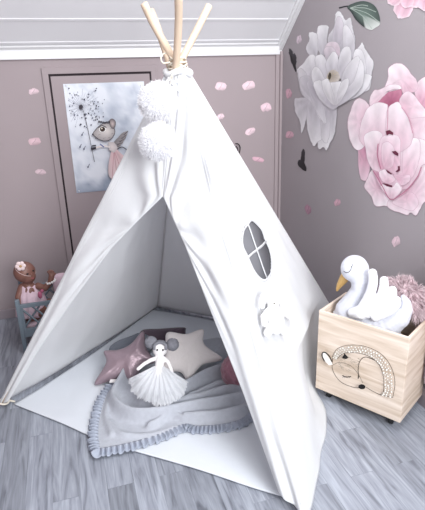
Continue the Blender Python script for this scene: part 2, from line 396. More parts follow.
wsh(c3([(118, 260), (135, 236), (158, 238), (178, 290), (190, 360), (170, 420), (135, 380)]), (328, 90))
wsh(c3([(100, 330), (120, 290), (145, 310), (172, 370), (185, 440), (150, 430), (120, 400)]), (328, 96))
wsh(c3([(168, 280), (200, 222), (226, 240), (232, 300), (230, 350), (190, 345)]), (331, 80))
wsh(c3([(230, 250), (255, 200), (282, 200), (290, 240), (278, 300), (245, 350), (230, 320)]), (334, 80))
P.shape(c3([(175, 330), (200, 305), (228, 318), (235, 350), (205, 375), (180, 365)]), (331, 76), (168, 156, 140), (214, 206, 200))
P.shape(c3([(180, 335), (188, 318), (195, 330), (190, 350), (182, 352)]), (329, 75), (60, 54, 46), (96, 86, 66))
for x, y in ((205, 322), (214, 328), (176, 345), (222, 320)): P.dot(c3([(x, y)])[0], .5, (206, 192, 150), 6)
wsh(c3([(255, 310), (290, 262), (322, 240), (335, 280), (325, 340), (290, 390), (255, 410), (238, 380)]), (334, 96))
wsh(c3([(330, 260), (350, 300), (345, 370), (310, 420), (255, 462), (225, 472), (245, 410), (300, 360)]), (332, 104))
wsh(c3([(110, 370), (140, 355), (172, 375), (190, 420), (225, 472), (200, 492), (155, 462), (125, 420)]), (334, 106))
wsh(c3([(170, 375), (200, 365), (240, 362), (255, 385), (250, 430), (225, 470), (198, 470), (175, 425)]), (334, 106), d=(190, 186, 190))
wsh(c3([(150, 360), (180, 350), (200, 400), (212, 470), (185, 455), (160, 410)]), (333, 106), d=(196, 192, 196))
wsh(c3([(240, 370), (275, 345), (270, 400), (240, 450), (222, 470), (225, 420)]), (333, 104), d=(192, 188, 193))
tag(P.build('peony_decal', M_STICK), 'large white peony wall sticker on the mauve gable wall', 'wall sticker', 'flower stickers on the gable wall')

# ---- big pink peony decal
P = Print(GF); R1, R2, RE, DK = (208, 164, 182), (236, 220, 227), (243, 231, 235), (176, 112, 138)
def pp(b, t, w, ci=R1, ct=R2, **k): P.petal(b, t, w, ci, ct, jag=k.pop('jag', .05), edge=RE, seed=len(P.V), veins=2, vcol=(214, 178, 192), **k)
def q1(L): return [(345+x/5.31, 58+y/5.31) for x, y in L]
def q2(L): return [(345+x/5.31, 138+y/5.31) for x, y in L]
PL, PD, PLN = (245, 236, 240), (208, 162, 180), (208, 172, 188)
def psh(L, root, d=PD, l=PL, **k): P.shape(L, root, d, l, PLN, rag=.25, pw=.7, **k)
psh(q1([(385, 130), (415, 105), (450, 90), (470, 160), (460, 260), (400, 250), (370, 180)]), (420, 108), d=(190, 120, 148))
psh(q1([(230, 60), (245, 40), (275, 28), (310, 35), (335, 60), (350, 85), (375, 110), (388, 150), (370, 180), (340, 180), (310, 190), (290, 150), (250, 140), (212, 158), (228, 110)]), (410, 92))
psh(q2([(380, 60), (450, 20), (480, 120), (470, 240), (440, 320), (400, 240)]), (415, 165))
psh(q2([(145, 170), (165, 190), (195, 240), (245, 320), (237, 355), (205, 360), (160, 360), (140, 310), (105, 265), (110, 235), (130, 190)]), (380, 185))
psh(q2([(225, 345), (260, 300), (330, 250), (400, 130), (460, 140), (450, 300), (412, 350), (398, 380), (375, 412), (350, 395), (330, 408), (290, 395), (240, 378)]), (405, 188))
psh(q2([(250, 340), (310, 300), (360, 290), (390, 340), (360, 385), (300, 370)]), (405, 192), l=(240, 222, 230))
psh(q2([(70, 60), (80, 45), (112, 30), (122, 90), (132, 150), (125, 190), (110, 225), (85, 215), (72, 150)]), (368, 150), d=(192, 128, 154), l=(232, 206, 217))
P.shape(q1([(165, 245), (200, 200), (240, 165), (292, 160), (302, 205), (285, 235), (260, 255), (215, 255)]), (392, 105), (158, 84, 112), (204, 142, 164), (170, 100, 126))
psh(q1([(130, 250), (135, 205), (155, 172), (175, 170), (200, 160), (245, 140), (288, 142), (298, 165), (255, 166), (218, 190), (182, 226), (152, 250)]), (385, 106))
psh(q1([(60, 220), (85, 215), (120, 240), (128, 265), (115, 300), (105, 370), (112, 430), (95, 478), (60, 488), (38, 460), (25, 430), (15, 370), (15, 330), (30, 280), (45, 240)]), (372, 120))
psh(q1([(290, 235), (300, 200), (335, 175), (370, 200), (400, 240), (450, 300), (450, 345), (350, 335), (320, 300)]), (400, 110))
psh(q1([(300, 290), (350, 320), (450, 325), (470, 480), (400, 560), (330, 480)]), (398, 118))
psh(q2([(280, 40), (340, 0), (440, 20), (450, 120), (405, 150), (385, 205), (335, 265), (290, 262), (275, 180)]), (400, 185))
psh(q2([(320, 20), (385, 0), (400, 60), (385, 150), (350, 215), (310, 200), (305, 100)]), (402, 175), l=(250, 240, 244))
psh(q1([(150, 245), (180, 235), (225, 248), (230, 290), (220, 340), (222, 390), (200, 440), (160, 480), (110, 470), (80, 440), (75, 400), (90, 330), (118, 270)]), (378, 150))
psh(q2([(100, -10), (150, -40), (200, -20), (180, 40), (180, 110), (196, 168), (180, 182), (150, 172), (120, 120), (110, 60)]), (384, 160))
psh(q1([(228, 268), (258, 240), (286, 235), (302, 262), (332, 310), (352, 350), (362, 410), (340, 470), (280, 500), (235, 460), (216, 400), (218, 320)]), (392, 152))
psh(q2([(188, 10), (215, -15), (255, -20), (290, 0), (294, 60), (292, 150), (270, 192), (222, 172), (192, 172), (176, 100)]), (384, 165), d=(200, 140, 164), l=(244, 228, 235))
psh(q2([(196, 40), (230, 20), (262, 60), (258, 140), (225, 165), (200, 140)]), (384, 168), l=(240, 222, 230))
psh(q2([(148, 172), (180, 180), (215, 165), (252, 190), (292, 245), (302, 278), (250, 328), (210, 290), (182, 250)]), (382, 172), d=(180, 108, 138))
psh(q2([(258, 192), (300, 200), (345, 196), (340, 232), (305, 252), (280, 232)]), (398, 180), l=(236, 214, 224))
psh(q2([(180, 182), (215, 166), (240, 185), (268, 222), (232, 242), (196, 226)]), (388, 184), l=(246, 232, 238))
psh(q2([(190, 256), (215, 244), (250, 262), (275, 235), (300, 277), (250, 324), (215, 295)]), (390, 200))
P.line(q2([(150, 175), (175, 215), (200, 260), (240, 325), (290, 305), (335, 268), (385, 205), (405, 155)]), .9, (190, 122, 148))
P.line(q2([(176, 30), (172, 90), (190, 165)]), 1, (194, 126, 152)); P.line(q1([(228, 250), (226, 330), (222, 400)]), .7, (212, 160, 180)); P.line(q1([(300, 262), (335, 312), (360, 400)]), .7, (210, 156, 178))
for L in ([(248, 72), (268, 68), (284, 82), (282, 96), (262, 88)], [(280, 150), (290, 148), (292, 172), (276, 182), (268, 178), (282, 166)], [(196, 240), (222, 243), (250, 252), (250, 262), (222, 256)], [(214, 166), (232, 176), (250, 190), (246, 194), (226, 184)]):
    P.poly(q2(L), (104, 44, 68))
P.poly(q1([(216, 388), (236, 382), (256, 396), (254, 410), (236, 402), (222, 412)]), (104, 40, 62))
tag(P.build('peony_decal', M_STICK), 'large pink peony wall sticker at right of the white one', 'wall sticker', 'flower stickers on the gable wall')
# ---- upper pink peony, only its lower petals seen
P = Print(GF)
for b, t, w in [((410, -16), (394, -8), 20), ((412, -14), (399, 19), 18), ((408, -14), (388, 4), 14), ((420, -14), (414, 8), 18), ((428, -12), (426, 12), 18), ((412, -10), (404, 8), 13), ((412, -14), (412, -34), 24), ((414, -14), (430, -30), 22), ((408, -16), (396, -28), 22)]:
    pp(b, t, w, (200, 140, 162), (230, 200, 212))
tag(P.build('peony_decal', M_STICK), 'pink peony wall sticker cut off by the top edge of the picture', 'wall sticker', 'flower stickers on the gable wall')
# ---- leaf
P = Print(GF)
P.line([(339, 8), (345, 6.5), (352, 6)], 1.3, (38, 40, 44))
P.fan((362, 14), catmull([(347, 7, 0), (354, 3, 0), (364, 1, 0), (374, 5, 0), (379, 14, 0), (380, 24, 0), (375, 28, 0), (371, 30, 0), (364, 27, 0), (356, 20, 0), (351, 12, 0)], 3, True), (112, 132, 122), [(70, 82, 78)]*15+[(214, 218, 214)]*9+[(44, 52, 52)]*9)
for t in ((372, 29), (379, 22), (376, 12), (368, 6)): P.line([(350, 8), ((350+t[0])/2+2, (8+t[1])/2-2), t], .6, (176, 190, 180))
tag(P.build('leaf_decal', M_STICK), 'dark green leaf wall sticker above the white peony', 'wall sticker')
# ---- dark sprigs
P = Print(GF)
P.petal((296, 72), (289.5, 48), 4, (20, 18, 24), (44, 38, 46), jag=.2); P.petal((295, 66), (294, 53), 4, (24, 22, 26), (60, 56, 64), jag=.2); P.line([(296, 71), (294, 64), (291, 56)], 1.2, (16, 14, 18))
tag(P.build('sprig_decal', M_STICK), 'small black sprig wall sticker left of the white peony', 'wall sticker')
P = Print(GF)
P.petal((302, 168), (303.5, 149), 4, (20, 18, 22), (60, 56, 62), jag=.15); P.petal((306, 171), (298.5, 160), 6, (22, 20, 24), (40, 38, 44), jag=.12); P.line([(306, 163), (308, 168)], 1, (170, 164, 170))
tag(P.build('sprig_decal', M_STICK), 'small black folded leaf sticker below the white peony', 'wall sticker')
# ---- loose petals
def loose(fn, x, y, w, h, rot, c, label, grp):
    P = Print(fn); rnd = random.Random(int(x*3+y)); pts = []
    for k in range(14):
        a = 2*pi*k/14; rr = 1+.16*cos(2*a+rnd.uniform(0, 1))+.1*sin(3*a+rnd.uniform(0, 6)); rr *= (.82 if k == 3 else 1)
        X, Y = cos(a)*w/2*rr, sin(a)*h/2*rr; pts.append((x+X*cos(rot)-Y*sin(rot), y+X*sin(rot)+Y*cos(rot)))
    lt = tuple(min(255, v+20) for v in c); dk = tuple(v*.86 for v in c)
    P.fan((x-w*.1, y-h*.1), pts, lt, [dk if k in (1, 2, 3, 4) else c for k in range(14)])
    P.line([(x-w*.2, y+h*.25), (x, y), (x+w*.15, y-h*.3)], .5, dk)
    tag(P.build('petal_decal', M_STICK), label, 'wall sticker', grp)
pk = (222, 196, 205); pk2 = (208, 168, 182)
KW = 'petal stickers on the knee wall'; GW = 'petal stickers on the gable wall'
loose(WF, 33.5, 91.5, 9, 7.5, 0, (206, 182, 190), 'topmost of three pink petal stickers left of the hatch', KW)
loose(WF, 34.5, 141.5, 11, 9.5, .1, (200, 170, 178), 'middle of three pink petal stickers left of the hatch, the largest', KW)
loose(WF, 40.5, 172, 10, 6.5, .2, (200, 176, 184), 'lowest of three pink petal stickers left of the hatch', KW)
loose(WF, 220.8, 86.5, 10, 11, .3, pk, 'heart-shaped pink petal sticker nearest the top of the tepee', KW)
loose(WF, 248.5, 85.5, 12, 10.5, 0, pk, 'rounded pink petal sticker high on the knee wall, right of the heart-shaped one', KW)
loose(WF, 266, 107.4, 9.5, 10.5, .3, (220, 192, 202), 'pale pink petal sticker nearest the corner moulding', KW)
loose(WF, 220.5, 116.6, 6.5, 7, 0, pk, 'small round pink petal sticker touching the tepee edge', KW)
loose(WF, 250, 131.5, 9.5, 8, -.4, pk, 'lobed pink petal sticker on the knee wall, second lowest right of the tepee', KW)
loose(WF, 258.5, 159.5, 10.5, 6, .35, pk2, 'lowest pink petal sticker right of the tepee on the knee wall', KW)
loose(GF, 299, 39.5, 5, 10, 0, (208, 192, 202), 'pale oval petal sticker just below the sloping trim', GW)
loose(GF, 288.8, 93.6, 5.5, 11, -.2, pk2, 'pink petal sticker left of the white peony, near the corner', GW)
loose(GF, 289.6, 135, 7, 8.5, .3, pk2, 'split pink petal sticker above the folded black leaf sticker', GW)
loose(GF, 308, 209.5, 5.5, 11, -.3, (176, 136, 154), 'dark pink petal sticker low on the gable wall beside the tepee', GW)
loose(GF, 337.5, 202.5, 6, 8, .1, pk2, 'pink petal sticker above the swan, left of the pink peony', GW)
loose(GF, 396, 241.5, 7.5, 12, -.15, pk, 'pink petal sticker between the pink peony and the swan', GW)

# ------------------------------------------------------------------ poster
def PF(x, y, off): return onwall(x, y, PY+.004+off)
C_TL, C_BL, C_TR = (63, 84), (77, 193), (144, 83)
c0, c1, c2 = [PF(*c, 0) for c in (C_TL, C_BL, C_TR)]
pz1, pz0, pxl, pxr = c0.z, c1.z, c0.x, c2.x
pyy = c0.y
post = empty('poster', ((pxl+pxr)/2, pyy, (pz0+pz1)/2), 'pale blue poster of a winged mouse holding a dandelion, pinned to the hatch', 'poster')
bm = nbm(); box(bm, (pxl, pyy, pz0), (pxr, pyy+.0012, pz1)); bobj('backing', bm, mat('paper_white', (230, 232, 236), .6), post, smooth=False)
PW, PH = pxr-pxl, pz1-pz0
P = Print(PF)
# watercolour ground: graded grid with cloudy noise
n1, n2 = 30, 40; off = .0001; i0 = len(P.V); cols = {}
for j in range(n2+1):
    for i in range(n1+1):
        u, v = i/n1, j/n2
        P.V.append(Vector((pxl+u*PW, pyy-off, pz1-v*PH)))
        c = 1.6*noise.fractal(Vector((u*3.6, v*4.8, 1.3)), .8, 2, 5); c2 = 2*noise.fractal(Vector((u*2.4+4, v*3.2, 9)), .8, 2, 5)
        k = .25*max(0, c)+.55*max(0, v-.62)*1.6+.30*max(0, .5-hypot((u-.75)*2, (v-.22)*3))
        k = max(0, min(1, k*1.5+c2*.3)); cols[i, j] = tuple(a*(1-k)+b*k for a, b in zip((222, 226, 234), (134, 146, 166)))
for j in range(n2):
    for i in range(n1):
        q = i0+j*(n1+1)+i; P.Fc.append((q, q+1, q+n1+2, q+n1+1)); P.C.append([cols[i, j], cols[i+1, j], cols[i+1, j+1], cols[i, j+1]])
INK = (52, 48, 58); rnd = random.Random(3); ctr = (81, 107)
P.k = 3
for i in range(34):
    a = i/34*2*pi; L = rnd.uniform(10, 20); e = (ctr[0]+cos(a)*L*1.05, ctr[1]+sin(a)*L)
    e = (max(e[0], 66+ (e[1]-84)*.13), max(e[1], 86)); P.line([ctr, e], .22, (150, 150, 164))
for i in range(95):
    a = rnd.uniform(0, 2*pi); L = rnd.uniform(8, 25); x, y = ctr[0]+cos(a)*L, ctr[1]+sin(a)*L*.95
    if x > 66+(y-84)*.13 and y > 86: P.dot((x, y), rnd.uniform(.4, .85), rnd.choice([(70, 72, 92), (100, 104, 124), (50, 48, 60)]), 6)
P.dot(ctr, 2, INK, 8, 2.6); P.line([ctr, (84, 113), (88, 130), (94.5, 162)], .5, INK)
for x, y in ((82, 135), (80, 147), (88, 167), (84, 149)): P.line([(x, y), (x+1.5, y-3)], .6, (90, 92, 110)); P.dot((x, y), .9, (80, 84, 104), 6)
# tail, wing, dress, body, head
P.line([(116, 150), (122, 147), (128, 150), (134, 146)], .8, INK)
for k, (tx, ty) in enumerate(((128, 131), (126, 135), (124, 139), (121, 143), (118, 146), (116, 149))):
    P.petal((111, 148), (tx, ty), 5, (96, 92, 96), (150, 144, 146), jag=.15); P.line([(111, 148), (tx, ty)], .5, INK)
P.petal((113, 148), (118, 182), 17, (214, 180, 184), (222, 204, 206), blunt=1.2, jag=.05); P.petal((114, 148), (126, 172), 14, (208, 174, 178), (224, 206, 208), blunt=1.2)
for t in ((112, 180), (118, 184), (124, 178)): P.line([(114, 150), t], .5, (188, 140, 148))
P.fan((112, 147), [(108, 142), (114, 142), (118, 148), (114, 153), (109, 150)], (226, 216, 214), (196, 188, 190))
P.line([(110, 147), (103, 146), (95, 148)], 1.8, (222, 214, 212)); P.line([(91, 149), (96, 148)], 2.6, INK); P.line([(92, 146), (96, 145.5)], 1.4, INK); P.line([(100, 144), (104, 147)], 1, (98, 108, 160))
P.fan((107, 131), catmull([(92.5, 134, 0), (98, 127, 0), (105, 123, 0), (112, 125, 0), (115, 132, 0), (111, 139, 0), (104, 141, 0), (97, 138, 0)], 4, True), (222, 216, 212), (160, 154, 156))
P.line([(92.5, 134), (98, 127), (105, 123), (112, 125), (115, 132), (111, 139), (104, 141), (97, 138), (92.5, 134)], .55, INK, 4)
for t in ((98, 135), (103, 138.5), (108, 138), (111, 134), (110, 129)): P.line([t, (t[0]+2.5, t[1]-.8)], .3, (120, 112, 112))
P.fan((112.5, 124), catmull([(110, 126, 0), (109, 121, 0), (112, 118.5, 0), (115.5, 121, 0), (115.5, 126, 0), (113, 129, 0)], 3, True), (204, 188, 186), (88, 82, 88))
P.dot((102.5, 129), 3.8, (238, 236, 234), 12, 3.2); P.dot((102.5, 129.2), 2.7, (60, 46, 40), 10, 2.6); P.dot((101.8, 128.4), .9, (224, 214, 200), 6); P.line([(98.6, 128), (102, 125.6), (106.4, 127.6)], .9, INK)
P.dot((92.8, 134.4), .9, INK, 7); P.line([(95, 138), (100, 139.5)], .4, INK)
for x in range(99, 111, 2): P.dot((x, 122.8-.2*abs(105-x)), 1, INK, 6, 1.3)
P.build('print', M_PRINT, post)
for (x, y) in ((66, 85.5), (141, 85.5), (79, 191)):
    bm = nbm(); ball(bm, PF(x, y, .003), .0045, 2); bobj('pin', bm, M_TRIM, post)

# ------------------------------------------------------------------ tepee
A, B, Cc, D = flo(4, 405), flo(303, 514), Vector((1.365, 2.085, 0)), Vector((.46, 2.965, 0))
AP = hit(178, 72, Vector((0, 2.02, 0)), Vector((0, 1, 0)))
ZT = AP.z-.008
tep = empty('tepee', ((A+B+Cc+D)/4), 'white canvas play tepee on four wooden poles, standing in the room corner', 'tepee')
ctr2 = (A+B+Cc+D)/4
def pole(foot, mid, my, top, ty):
    a = foot+Vector((0, 0, .012)); b = hit(*mid, Vector((0, my, 0)), Vector((0, 1, 0))); e = hit(*top, Vector((0, ty, 0)), Vector((0, 1, 0)))
    P = catmull([a, a.lerp(b, .5), b, e], 5)
    bm = nbm(); tube(bm, P[:-1]+[e-(e-b).normalized()*.003, e], [.0142]*(len(P)-1)+[.0138, .0115], 16)
    return bobj('pole', bm, M_POLE, tep)
pole(A, (181.5, 60), 2.045, (209.5, 5), 2.06); pole(B, (168, 60), 2.08, (151, 10), 2.22); pole(Cc, (173, 58), 2.01, (143.5, 3), 1.97); pole(D, (176.5, 60), 1.975, (178.5, -7), 1.80)
OUT = {}
def poleline(foot, v, out=.032):
    """point on the canvas corner over a pole; v = 0 at the floor, 1 at the neck"""
    d = Vector((foot.x-ctr2.x, foot.y-ctr2.y, 0)).normalized()
    if foot is D: out = -.045
    if foot is A: out = .027
    top = AP+d*(.052 if foot is not D else -.012); top.z = ZT
    return (foot+d*out).lerp(top, v)
def canvas_pt(L, R, u, v, bulge=0, sag=0, seed=0, amp=.004):
    p = poleline(L, v).lerp(poleline(R, v), u)
    e = (R-L); n = Vector((e.y, -e.x, 0)).normalized()
    mid = (L+R)/2-ctr2
    if n.dot(mid) < 0: n = -n
    k = sin(pi*u)*(1-v)**.5
    w = nz((u*3, v*6, seed), 1.2)*amp*2.2+nz((u*9, v*10, seed+5), 1.3)*amp*.7
    w *= min(1, 6*min(u, 1-u)+.15)*min(1, (1-v)*6+.1)
    p = p+n*(bulge*k+w); p.z += sag*sin(pi*u)*(1-v)**3
    return p
def grid(fn, nu, nv, keep=None):
    V = [fn(i/nu, j/nv) for j in range(nv+1) for i in range(nu+1)]; Fs = []
    for j in range(nv):
        for i in range(nu):
            if keep is None or keep((i+.5)/nu, (j+.5)/nv):
                q = j*(nu+1)+i; Fs.append((q, q+1, q+nu+2, q+nu+1))
    return V, Fs
# back and left canvas
V, Fs = grid(lambda u, v: canvas_pt(Cc, D, u, v, -.01, .012, 3, .007), 50, 70); solid(obj('back_panel', V, Fs, M_CANVAS, tep), .0015)
def leftfn(u, v):
    p = canvas_pt(D, A, u, v, -.035, 0, 8, .006); p.z += .003+.006*sin(pi*u)*(1-v)**6; return p
V, Fs = grid(leftfn, 60, 80); solid(obj('left_panel', V, Fs, M_CANVAS, tep), .0015)
# right canvas with an oval window
def uv_of(px, py, L, R):
    n = (poleline(R, 0)-poleline(L, 0)).cross(poleline(L, 1)-poleline(L, 0)).normalized(); p = hit(px, py, poleline(L, 0), n)
    v = p.z/ZT; a, b = poleline(L, v), poleline(R, v); return (p-a).dot(b-a)/(b-a).length_squared, v
HEM = [(0, Vector((0, 0, 0)))]
def rightfn(u, v):
    p = canvas_pt(B, Cc, u, v, -.006, 0, 12, .003)
    # the crate presses the low part of the canvas in; the hem spreads at the floor
    e = (Cc-B).normalized(); n = Vector((e.y, -e.x, 0))
    push = math.exp(-((u-.60)/.20)**2)*.135*max(0, 1-v*4.2)**.7
    p = p-n*push
    p += n*(.062*math.exp(-((u-.50)/.13)**2)*max(0, 1-v*16))
    p += n*(nz((u*5, 0, 3), 1)*.010*max(0, 1-v*5)*min(1, u*8))
    p += n*.003*max(0, 1-v*9)*sin(u*40)*min(1, u*5)
    # slanting soft folds
    p += n*.002*sin((u*1.6+v*1.0)*12)*(sin(pi*min(1, max(0, u))))*max(0, .8-v)
    return p
wc = [uv_of(257.2+(x-257.2)*1.09, 250+(y-250)*1.04, B, Cc) for x, y in ((252.5, 221.5), (247.5, 226), (243.6, 234), (244, 246), (248.5, 257), (254, 269), (259.5, 277), (264.5, 279), (269, 273), (270.6, 262), (268.6, 250), (264.6, 240), (260.5, 229))]
wc = [(p.x, p.y) for p in catmull([Vector((a, b, 0)) for a, b in wc], 6, True)]
def inside(u, v):
    c = False; n = len(wc)
    for i in range(n):
        x1, y1 = wc[i]; x2, y2 = wc[i-1]
        if (y1 > v) != (y2 > v) and u < (x2-x1)*(v-y1)/(y2-y1)+x1: c = not c
    return c
V, Fs = grid(rightfn, 150, 180, lambda u, v: not inside(u, v)); solid(obj('right_panel', V, Fs, M_CANVAS, tep), .0015)
nB = Vector(((Cc-B).y, -(Cc-B).x, 0)).normalized()
wpts = [rightfn(u, v)+nB*.002 for u, v in wc]
bm = nbm(); cw = sum(wpts, Vector())/len(wpts)
# binding: flat band round the opening
def band(bm, pts, w, t, closed):
    N = len(pts); prs = []
    for i in range(N):
        d = (pts[(i+1) % N]-pts[i-1]) if closed else (pts[min(i+1, N-1)]-pts[max(i-1, 0)])
        s = d.normalized().cross(nB).normalized()*w/2
        prs.append([bm.verts.new(pts[i]+s+nB*0), bm.verts.new(pts[i]+s+nB*t), bm.verts.new(pts[i]-s+nB*t), bm.verts.new(pts[i]-s)])
    for i in range(N if closed else N-1):
        a, b = prs[i], prs[(i+1) % N]
        for k in range(4): bm.faces.new((a[k], b[k], b[(k+1) % 4], a[(k+1) % 4]))
    if not closed: bm.faces.new(prs[0]); bm.faces.new(prs[-1][::-1])
wf = bobj('window_frame', bm, M_CANVAS, tep) if False else None
V = [rightfn(sum(p[0] for p in wc)/len(wc), sum(p[1] for p in wc)/len(wc))-nB*.001]+[rightfn(u, v)-nB*.001 for u, v in wc]
solid(obj('window_net', V, [(0, 1+k, 1+(k+1) % len(wc)) for k in range(len(wc))], mat('grey_net', (150, 150, 156), .9, trans=.5), tep), .0008)
bm = nbm(); band(bm, wpts, .009, .003, True); wf = bobj('window_frame', bm, M_CANVAS, tep)
for p, q in (((247.5, 224.5), (266.5, 278)), ((247.5, 257.5), (266.2, 241.5))):
    a = uv_of(*p, B, Cc); b = uv_of(*q, B, Cc); pts = [rightfn(a[0]+(b[0]-a[0])*k/8, a[1]+(b[1]-a[1])*k/8)+nB*.002 for k in range(9)]
    bm = nbm(); band(bm, pts, .011, .003, False); bobj('glazing_bar', bm, M_CANVAS, wf)
# front canvas, slit open below the knot
us, vs_ = uv_of(163, 196, A, B)
NF = Vector(((B-A).y, -(B-A).x, 0)).normalized()
def fpt(u, v, seed=20):
    p = canvas_pt(A, B, u, v, .0, 0, seed, .004)
    # gathers running from the slit's top to the sides
    k = max(0, 1-abs(v-vs_)*3.2); p += NF*.010*k*sin(atan2(v-vs_+.08, abs(u-us)+.03)*17)*min(1, abs(u-us)*5)*min(1, 4*u*2, 4*(1-u)*2)
    p += NF*.004*sin(u*34+v*5)*max(0, v-.6)*2
    return p
PA0 = poleline(A, 0)
def onfront(x, y, off=0): return hit(x, y, PA0+NF*off, (poleline(B, 0)-PA0).cross(poleline(A, 1)-PA0).normalized())
SLL = [onfront(*p) for p in ((163, 196.5), (140, 219), (112, 248), (72, 302), (38, 351), (8, 402))]
SLR = [onfront(*p) for p in ((163, 196.5), (185, 245), (211, 312), (243, 394), (278, 492))]
def edge_at(E, z):
    for a, b in zip(E, E[1:]):
        if z >= b.z: return a.lerp(b, max(0, min(1, (a.z-z)/(a.z-b.z))))
    return E[-1]
VS = SLL[0].z/ZT
def front(u, v, E, foot, sg):
    z = ZT*v; L = poleline(foot, v)
    if v >= VS:
        m = poleline(A, v).lerp(poleline(B, v), us)
    else:
        m = edge_at(E, z)
    p = L.lerp(m, u)
    k = max(0, 1-abs(v-VS)*2.6)
    p += NF*.008*k*sin(atan2(v-VS+.08, (1-u)*.5+.04)*15)*min(1, (1-u)*8)*min(1, u*6)
    p += NF*(nz((u*3*sg, v*7, 20), 1.1)*.0055+.003*sin(u*12+v*5+sg)*max(0, v-.5))*min(1, 6*u)*min(1, 6*(1-v))*min(1, (1-u)*4)
    if v < VS:
        q = sin(pi*v/VS)
        p += NF*(.010*sin(pi*u)*q+.004*sin(u*10+v*7)*min(1, u*4)*(1-v/VS)**.5)
    p.z += .002*(1-v); return p
def frontL(u, v): return front(u, v, SLL, A, 1)
def frontR(u, v): return front(u, v, SLR, B, -1)
V1, F1 = grid(frontL, 40, 130); V2, F2 = grid(frontR, 40, 130); n = len(V1)
solid(obj('front_panel', V1+V2, F1+[tuple(i+n for i in f)[::-1] for f in F2], M_CANVAS, tep), .0015)
for fn, u_, v0_, v1_ in ((frontL, .10, .04, .94), (frontL, .14, .04, .94), (frontL, .985, VS+.02, .95), (frontR, .10, .03, .95)):
    bm = nbm(); tube(bm, [fn(u_, v0_+(v1_-v0_)*k/40)+NF*.0012 for k in range(41)], .0012, 5); bobj('seam', bm, M_CANVAS, tep)
# neck collar and lashing
bm = nbm()
pts = [AP+Vector((cos(a)*.049, sin(a)*.047, -.002+.006*sin(3*a))) for a in [2*pi*k/28 for k in range(28)]]
tube(bm, pts, .012, 10, closed=True)
tube(bm, [p+Vector((0, 0, -.035))+(p-AP).normalized()*.004 for p in pts], .007, 8, closed=True)
for a, b in (((168, 78), (180, 92)), ((168, 80), (163, 90))):
    tube(bm, [hit(*a, AP-Vector((0, .06, 0)), FW), hit(*b, AP-Vector((0, .07, 0)), FW)], .006, 8)
bobj('collar', bm, M_CANVAS, tep)
bm = nbm(); rnd = random.Random(2)
for k in range(7):
    zz = AP.z+.008+.007*k; rx = .038-.001*k; t1, t2 = rnd.uniform(-.35, .35), rnd.uniform(-.35, .35)
    tube(bm, [Vector((AP.x+cos(a)*rx, AP.y+sin(a)*rx, zz+t1*cos(a)*rx+t2*sin(a)*rx)) for a in [2*pi*j/26 for j in range(26)]], .0032, 7, closed=True)
lp = [hit(x, y, AP-Vector((0, .05, 0)), FW) for x, y in ((172, 59), (166, 53), (161, 57), (163, 63), (170, 62))]
tube(bm, catmull(lp, 6), .0032, 7)
bobj('rope', bm, M_ROPE, tep)
# tie loops at the front feet
for f in (A,):
    bm = nbm(); e = Vector((0, 0, .022))
    tube(bm, [f+e+Vector((cos(a)*.026, sin(a)*.026, .005*sin(2*a))) for a in [2*pi*j/20 for j in range(20)]], .0045, 7, closed=True)
    q = (ctr2-f).normalized()
    tube(bm, [f+e+q*.024, f+e*.7+q*.035, f+e*.4+q*.05], .0045, 7)
    bobj('tie_loop', bm, M_ROPE, tep)
# small pocket stitched on the right canvas
# ------------------------------------------------------------------ floor mat
a0, a1 = flo(14, 405.5), flo(283, 498.5)
b1 = Vector((1.20, 2.04, 0)); b0 = Vector((.455, 2.83, 0))
lft = catmull([a0, flo(36, 392.5), flo(62, 375.5), flo(98, 351.5), flo(153, 311)], 12)
def seg(P, t):
    x = t*(len(P)-1); i = min(int(x), len(P)-2); return P[i].lerp(P[i+1], x-i)
def coons(bot, right, top, left, u, v):
    """bot/top run left to right, left/right run bottom to top"""
    P = seg(bot, u)*(1-v)+seg(top, u)*v+seg(left, v)*(1-u)+seg(right, v)*u
    return P-(bot[0]*(1-u)*(1-v)+bot[-1]*u*(1-v)+top[0]*(1-u)*v+top[-1]*u*v)
bot = catmull([a0, flo(60, 424), flo(95, 439.5), flo(131, 451.5), flo(195, 470), flo(250, 488.5), a1], 8)
rgt = catmull([a1, a1.lerp(b1, .5)+Vector((-.05, .04, 0)), b1], 12)
topc = catmull([lft[-1], lft[-1].lerp(b1, .5)+Vector((.035, .035, 0)), b1], 10)
def matfn(u, v):
    p = coons(bot, rgt, topc, lft, u, v)
    p.z = .008+max(0, nz((p.x*5, p.y*5, 1), 1))*.010*min(1, 8*min(u, 1-u, v+.02, 1-v)) + .018*math.exp(-((v-.93)/.05)**2)*(.5+.5*sin(u*9))*min(1, 8*min(u, 1-u))
    return p
V, Fs = grid(matfn, 70, 70); m_ = solid(obj('play_mat', V, Fs, M_MAT), .004); tag(m_, 'white cotton play mat covering the floor inside the tepee', 'mat')

